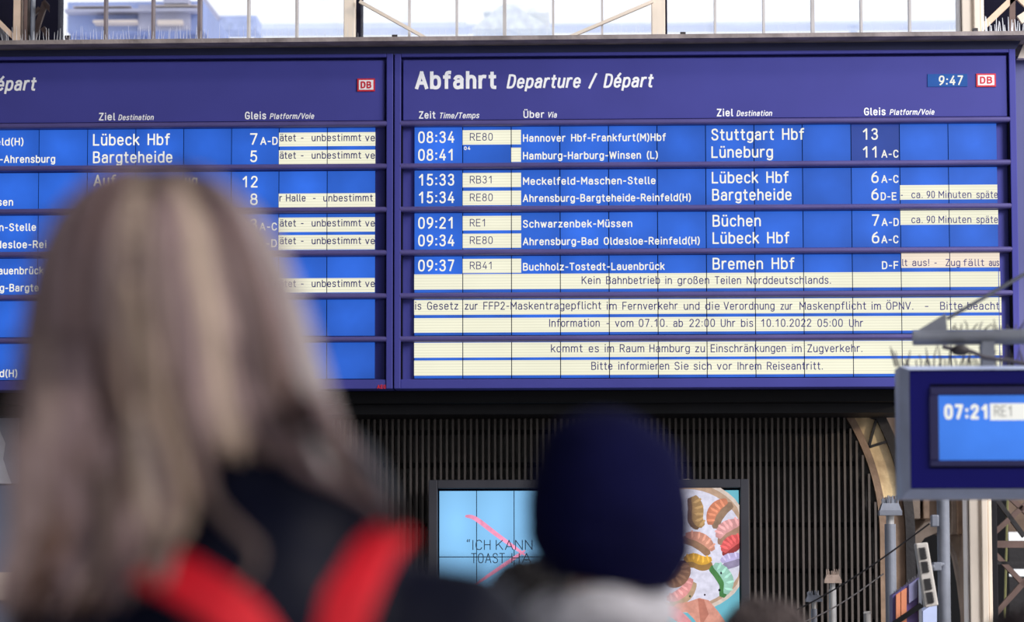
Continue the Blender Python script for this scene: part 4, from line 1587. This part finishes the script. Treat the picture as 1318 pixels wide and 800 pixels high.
wo = empty('person', Vector((wp(345, 740).x, YF, 0)), 'person with long loose blonde hair, black jacket and red backpack straps seen from behind', 'person')
PXM = 1/1212.0
hd = wp(222, 376)
shzW = wp(345, 800).z
make_body('body', wo, 345, YF, 1.72, hx=hd.x-wo.location.x, hz=hd.z, shz=shzW-.055, shw=.175, hs=.95)
cl0, cl1, cl2 = wp(335, 790, -.01), wp(322, 660, -.015), wp(316, 590, -.01)
jk = make_clothes(wo, 345, YF, 1.72, M['jacket_black'], shz=shzW-.008, shw=.205, puff=1.0, collar=([cl0, cl1, cl2], [.15, .092, .068]), extra=((wp(398, 668, -.01), (.092, .1, .105)), (wp(400, 742, 0), (.098, .1, .085))))
bpy.context.view_layer.update()
from mathutils.bvhtree import BVHTree
_bm = bmesh.new()
_bm.from_mesh(jk.data)
_bm.transform(Matrix.Translation(wo.location))
BV = BVHTree.FromBMesh(_bm)
CAM = Vector((0, 0, CAM_H))


def on_jacket(px, py, off, back=YF-.13):
    d = (at(px, py, YF)-CAM).normalized()
    hit, nrm, _, dist = BV.ray_cast(CAM, d)
    if hit is None:
        return at(px, py, back), Vector((0, -1, .2)).normalized()
    if nrm.dot(d) > 0:
        nrm = -nrm
    return hit-d*off, nrm


# hair
LE = [(212, 165), (217, 146), (222, 132), (230, 118), (240, 106), (260, 88), (280, 74), (300, 64), (350, 50), (400, 41), (450, 35), (500, 30), (550, 26), (600, 23), (650, 21), (700, 14), (740, 4), (780, -6)]
RE = [(212, 230), (217, 248), (222, 262), (230, 276), (240, 290), (260, 311), (280, 329), (300, 342), (350, 366), (400, 386), (450, 399), (500, 413), (540, 428), (580, 450), (620, 478), (660, 500), (700, 510), (780, 520)]


def edge(T_, y):
    if y <= T_[0][0]:
        return T_[0][1]
    for (ya, xa), (yb_, xb) in zip(T_, T_[1:]):
        if y <= yb_:
            return xa+(xb-xa)*(y-ya)/(yb_-ya)
    return T_[-1][1]


def hair_pt(u, y, off):
    """u 0..1 across the back of the head, y image row of the design drawing, off lift from the head"""
    x0, x1 = edge(LE, y), edge(RE, y)
    half = (x1-x0)/2*PXM
    s_ = 2*u-1
    px = (x0+x1)/2+(x1-x0)/2*s_
    tw = min(1, max(0, (y-212)/120))
    depth = .135*math.sin(tw*math.pi/2)
    dy = -depth*math.sqrt(max(0, 1-s_*s_))*.95+.02
    p = at(px, y, YF+dy-off)
    if y > 520:
        q, _ = on_jacket(px, y, (.034 if u < .32 else .014)+off)
        if q.y < p.y:
            k = min(1, (y-520)/40)
            p = p.lerp(q, k)
    return p


HM = [mat('%s strand' % n_, c_, .5, 0, .22, 14, spec=.25) for n_, c_ in (('ash blonde', (160, 139, 135)), ('pale blonde', (202, 180, 164)), ('brown', (102, 79, 72)), ('mauve brown', (145, 123, 126)), ('dark brown', (60, 45, 47)), ('silver blonde', (182, 174, 178)))]


def yend(u):
    if u < .2:
        return 750+50*rnd.random()
    if u < .42:
        return 720+70*rnd.random()-120*max(0, u-.25)
    if u < .55:
        return 590+70*rnd.random()
    if u < .8:
        return 548+45*rnd.random()
    if u < .88:
        return 560+40*rnd.random()
    return 560+70*rnd.random()


def lock_col(u):
    r = rnd.random()
    u += rnd.uniform(-.018, .018)
    if u < .1:
        return 3 if r < .55 else 0
    if u < .27:
        return 2 if r < .5 else (4 if r < .6 else 3)
    if u < .31:
        return 3 if r < .5 else 0
    if u < .40:
        return 1 if r < .6 else 0
    if u < .62:
        return 3 if r < .7 else (0 if r < .85 else 2)
    if u < .72:
        return 0 if r < .6 else 1
    if u < .9:
        return 4 if r < .35 else (2 if r < .8 else 3)
    return 5 if r < .7 else 0


b = MB()
# inner mass of hair: a closed shell over the skull down to the shoulders
rows_ = [214+9*k for k in range(5)]+[260+20*k for k in range(17)]
NU = 28
vs, fs = [], []
for y in rows_:
    for k in range(NU+1):
        vs.append(hair_pt(.03+.94*k/NU, y+3, -.012))
nr = len(rows_)
for i in range(nr-1):
    for k in range(NU):
        fs.append((i*(NU+1)+k, i*(NU+1)+k+1, (i+1)*(NU+1)+k+1, (i+1)*(NU+1)+k))
b.add(vs, fs, 3)
# cap over top, temples and forehead edge, and curtains down both sides of the face
capc = wp(212, 330)
vs, fs = [], []
for i in range(11):
    th = math.pi*.62*i/10
    for k in range(33):
        ph = math.pi*k/32
        vs.append(capc+Vector((.125*math.sin(th)*math.cos(ph), .11*math.sin(th)*math.sin(ph)*(.55 if th > .9 and abs(math.cos(ph)) < .72 else 1.0), .083*math.cos(th) if th < 1.57 else .16*math.cos(th))))
for i in range(10):
    for k in range(32):
        fs.append((i*33+k, i*33+k+1, (i+1)*33+k+1, (i+1)*33+k))
b.add(vs, fs, 0)
for k in range(420):
    u = rnd.random() if k > 60 else (rnd.random()*.08 if k % 2 else 1-rnd.random()*.08)
    ci = lock_col(u)
    ye = yend(u)
    y0 = 213+rnd.random()*30 if rnd.random() < .7 else 240+rnd.random()*140
    ph, am = rnd.random()*6.28, .006+.012*rnd.random()
    off = rnd.random()*.014
    n = 18
    pts, rad = [], []
    w = .005+.0075*rnd.random()
    for i in range(n):
        t = i/(n-1)
        y = y0+(ye-y0)*t
        uu = min(max(u+am*math.sin(ph+5*t)*(.3+t), -.01), 1.01)
        pts.append(hair_pt(uu, y, off))
        rad.append(w*(.35+.65*min(1, t*5))*(1-.75*max(0, (t-.75)/.25)))
    b.tube(pts, rad, 6, ci, flat=.55, flatdir=(0, -1, 0))


def free_lock(px, w, ci, n=10, lift=.02, cnt=6, spread=14):
    P_ = sm(*px)
    for k in range(cnt):
        ox, oy = rnd.uniform(-1, 1)*spread, rnd.uniform(-1, 1)*4
        pts, rad = [], []
        m = len(P_)
        for i, (x, y) in enumerate(P_):
            t = i/(m-1)
            sp_ = .5+.5*math.sin(math.pi*min(1, t*1.1))
            q, _ = on_jacket(x+ox*sp_, y+oy, lift+.006*k/cnt)
            s0 = hair_pt(min(max((x-edge(LE, y))/(edge(RE, y)-edge(LE, y)), 0), 1), y, lift)
            pts.append(q if q.y < s0.y and y > 520 else s0.lerp(q, max(0, min(1, (y-500)/60))) if q.y < s0.y else s0)
            rad.append(w*(.6+.4*math.sin(math.pi*min(1, t+.2)))*(1-.8*max(0, (t-.8)/.2)))
        b.tube(pts, rad, 6, ci, flat=.5, flatdir=(0, -1, 0))


free_lock([(165, 360), (180, 430), (203, 520), (226, 600), (238, 655), (226, 696), (190, 712)], .012, 1, cnt=10, spread=13, lift=.04)
free_lock([(225, 470), (245, 560), (270, 640), (305, 680), (330, 706), (324, 738), (300, 760)], .007, 0, cnt=5, spread=9, lift=.03)
free_lock([(300, 440), (318, 510), (345, 565), (390, 602), (445, 628), (485, 652), (508, 690)], .008, 3, cnt=4, spread=8)
free_lock([(372, 480), (395, 540), (425, 580), (465, 620), (497, 655), (512, 690)], .010, 4, cnt=6, spread=12)
free_lock([(398, 460), (412, 510), (436, 556), (470, 606), (494, 645)], .006, 3, cnt=3, spread=5)
free_lock([(396, 430), (405, 480), (418, 530), (440, 566)], .007, 5, cnt=5, spread=7)
free_lock([(130, 430), (150, 540), (165, 640), (140, 700), (100, 745)], .010, 2, cnt=8, spread=18, lift=.035)
free_lock([(95, 600), (108, 690), (96, 740), (70, 790)], .014, 3, cnt=9, spread=26, lift=.05)
free_lock([(140, 600), (142, 690), (120, 735), (96, 775)], .012, 0, cnt=7, spread=18, lift=.05)
free_lock([(60, 600), (62, 700), (50, 750), (30, 800)], .014, 2, cnt=8, spread=22, lift=.05)
free_lock([(90, 430), (95, 560), (80, 660), (50, 730), (20, 770)], .011, 3, cnt=9, spread=22, lift=.035)
free_lock([(60, 420), (56, 560), (45, 660), (25, 740)], .010, 0, cnt=8, spread=16, lift=.035)
free_lock([(190, 300), (205, 380), (214, 440)], .010, 1, cnt=4, spread=10, lift=.012)
free_lock([(305, 300), (322, 400), (330, 470)], .008, 0, cnt=5, spread=8, lift=.012)
free_lock([(190, 236), (205, 250), (215, 275)], .012, 4, cnt=4, spread=14, lift=.012)
b.build('hair', HM, wo, smooth=True, fix=False)

# backpack hanging below, its two red straps run over the shoulders
bp_ = empty('backpack', Vector((wp(365, 960).x, YF-.24, wp(365, 1200).z)), 'red backpack whose two wide straps cross the black jacket', 'backpack')
M['strap'] = mat('red webbing', (226, 22, 44), .6, 0, .08, 30, bump=.2, bscale=120)
for path, hw in (([(372, 900), (318, 806), (272, 768), (226, 741), (180, 724), (138, 724)], .030), ([(405, 900), (436, 800), (448, 765), (464, 728), (480, 700), (492, 684)], .034)):
    pts = []
    for (x, y) in sm(*path):
        q, n_ = on_jacket(x, y, .014)
        pts.append(q)
    for _ in range(2):
        pts = [pts[0]]+[(pts[i-1]+pts[i]*2+pts[i+1])/4 for i in range(1, len(pts)-1)]+[pts[-1]]
    tip = pts[-1].copy()
    for i in range(1, 9):                  # over the shoulder to the front, lying on the jacket
        hit, *_r = BV.ray_cast(Vector((tip.x, tip.y+.022*i, 2.2)), Vector((0, 0, -1)))
        if hit is not None and tip.z-.16 < hit.z < tip.z+.012:
            pts.append(Vector((hit.x, hit.y, hit.z+.012)))
    b = MB()
    b.tube(pts, hw*.9, 12, 0, flat=.16, flatdir=(0, -1, .45))
    b.build('strap', M['strap'], bp_, smooth=True)
b = MB()
p = wp(372, 1120)
b.ball((p.x, YF-.27, p.z), (.15, .085, .19), 24, 16)
b.ball((p.x, YF-.27, p.z-.09), (.155, .09, .14), 24, 16)
b.build('pack', M['strap'], bp_, voxel=.012, sm_it=3)
b = MB()
b.ball((p.x, YF-.335, p.z-.1), (.11, .045, .08), 20, 12)
b.build('front_pocket', mat('dark red pocket', (150, 16, 32), .6), bp_, smooth=True)
b = MB()
zt_ = p.z+.17
b.tube([(p.x-.03, YF-.26, zt_), (p.x-.02, YF-.26, zt_+.03), (p.x+.02, YF-.26, zt_+.03), (p.x+.03, YF-.26, zt_)], .007, 8)
b.build('handle', M['strap'], bp_, smooth=True)

# --- person in the navy knitted hat -------------------------------------------
YH = 4.6
c = at(784, 640, YH)
pm_ = (at(785, 640, YH)-c).length
he = empty('person', Vector((at(775, 760, YH).x, YH, 0)), 'person in a dark navy knitted hat and pale grey fleece collar seen from behind', 'person')
hzH = at(784, 690, YH).z
make_body('body', he, 775, YH, 1.58, hx=c.x-he.location.x, hz=hzH, shz=hzH-.235, shw=.17)
M['fleece'] = mat('pale grey fleece', (206, 204, 214), .95, 0, .12, 30, bump=.6, bscale=60, spec=.1)
make_clothes(he, 775, YH, 1.58, mat('grey hooded jacket', (186, 186, 200), .9, 0, .12, 20, bump=.4, bscale=40, spec=.1), shz=hzH-.245, shw=.165)
b = MB()
pr = []
for k in range(26):
    q = 2*math.pi*k/26
    cx_, cy_ = he.location.x-.005+.088*math.cos(q)*.86, YH-.005+.08*math.sin(q)
    pr.append((cx_, cy_, at(765, 792, YH).z+.010*math.sin(3*q)+.006*math.cos(q)))
b2 = pr+[pr[0]]
for k in range(26):
    b.ball(pr[k], (.042, .042, .036), 12, 8)
b.build('fleece_collar', M['fleece'], he, voxel=.007, sm_it=2)
# the hat: profile of rows measured on the hat, ribs worked in
prof = [(525, 0), (526, 14), (528.5, 26), (533, 40), (540, 52), (548, 65), (559, 75), (576, 86.5), (595, 94), (615, 100), (640, 105), (664, 106.5), (684, 105.5), (692, 103.5), (700, 102), (714, 97), (726, 91), (738, 82), (746, 74)]
N_ = 96
vs, fs = [], []
for i, (y, r) in enumerate(prof):
    z = at(784, y, YH).z
    xo = at(784+(-6 if y < 560 else 0)+(y-640)*.02, y, YH).x
    for k in range(N_):
        q = 2*math.pi*k/N_
        rr = r*pm_*(1+.012*math.cos(q*32))
        dz = -.012*math.cos(q)*(1 if y > 700 else max(0, (y-600)/100))*(1 if y > 600 else 0)
        vs.append((xo+rr*math.cos(q), YH+rr*.98*math.sin(q)+.01, z+dz))
for i in range(len(prof)-1):
    for k in range(N_):
        fs.append((i*N_+k, i*N_+(k+1) % N_, (i+1)*N_+(k+1) % N_, (i+1)*N_+k))
b = MB()
b.add(vs, fs)
hat = b.build('knitted_hat', mat('navy wool', (17, 18, 60), .95, 0, .25, 8, bump=.5, bscale=90, spec=.1), he, smooth=True)
b = MB()
vs, fs = [], []
cp_ = [(690, 104), (686, 106), (691, 107.5), (702, 106), (714, 102), (726, 95.5), (738, 87), (748, 77), (753, 72), (750, 68)]
for i, (y, r) in enumerate(cp_):
    z = at(784, y, YH).z
    xo = at(784+(y-640)*.02, y, YH).x
    for k in range(N_):
        q = 2*math.pi*k/N_
        rr = r*pm_*(1+.008*math.cos(q*32))
        vs.append((xo+rr*math.cos(q), YH+rr*.98*math.sin(q)+.01, z-.012*math.cos(q)))
for i in range(len(cp_)-1):
    for k in range(N_):
        fs.append((i*N_+k, i*N_+(k+1) % N_, (i+1)*N_+(k+1) % N_, (i+1)*N_+k))
b.add(vs, fs)
b.build('hat_cuff', hat.data.materials[0], hat, smooth=True)


def short_hair(root, c, r, m, n=260, ln_=.03, seed=1):
    rr = random.Random(seed)
    b = MB()
    b.ball(c, r, 28, 18)
    for k in range(n):
        th = math.acos(rr.uniform(-.3, 1))
        ph = rr.uniform(math.pi*.9, math.pi*2.1)
        d = Vector((math.sin(th)*math.cos(ph), math.sin(th)*math.sin(ph), math.cos(th)))
        p = Vector(c)+Vector((d.x*r[0], d.y*r[1], d.z*r[2]))
        t = Vector((d.x*.4+rr.uniform(-.3, .3), -.2, -.9))
        t = (t-d*t.dot(d)*.9).normalized()
        b.tube([p-d*.004, p+t*ln_*.5+d*.006, p+t*ln_+d*.002], [.006, .005, .0015], 5)
    return b.build('hair', m, root, smooth=True, fix=False)


def simple_person(label, px, top, Y, h0, hairc, jacketm, hr, seed, collar_px=None):
    ztop = at(px, top, Y).z
    h = ztop/1.005
    x = at(px, top, Y).x
    r = empty('person', Vector((x, Y, 0)), label, 'person')
    make_body('body', r, px, Y, h)
    hz = ztop-hr[2]
    col = None
    if collar_px:
        zc = at(px, collar_px, Y).z
        col = ([Vector((x, Y, zc-.12)), Vector((x, Y-.005, zc-.085))], [.12, .1])
    make_clothes(r, px, Y, h, jacketm, collar=col)
    short_hair(r, (x, Y-.012, hz), hr, hairc, seed=seed)
    return r


simple_person('person with dark hair and grey blue jacket, mostly hidden behind the navy hat', 688, 717, 5.9, 0, mat('black hair', (22, 18, 24), .5, 0, .2, 20), mat('grey blue jacket', (124, 138, 172), .8, 0, .15, 10, bump=.3), (.075, .085, .06), 3, collar_px=757)
simple_person('person with greyish brown hair, only the crown showing below the video screen', 984, 769, 7.0, 0, mat('grey brown hair', (104, 92, 92), .6, 0, .3, 20), mat('dark grey coat', (46, 46, 54), .8, 0, .15, 10), (.096, .105, .11), 4)
simple_person('person with dark brown hair, crown just showing in the lower right corner', 1322, 778, 6.6, 0, mat('dark brown hair', (48, 38, 42), .6, 0, .3, 20), mat('brown coat', (66, 54, 50), .8, 0, .15, 10), (.09, .1, .11), 5)
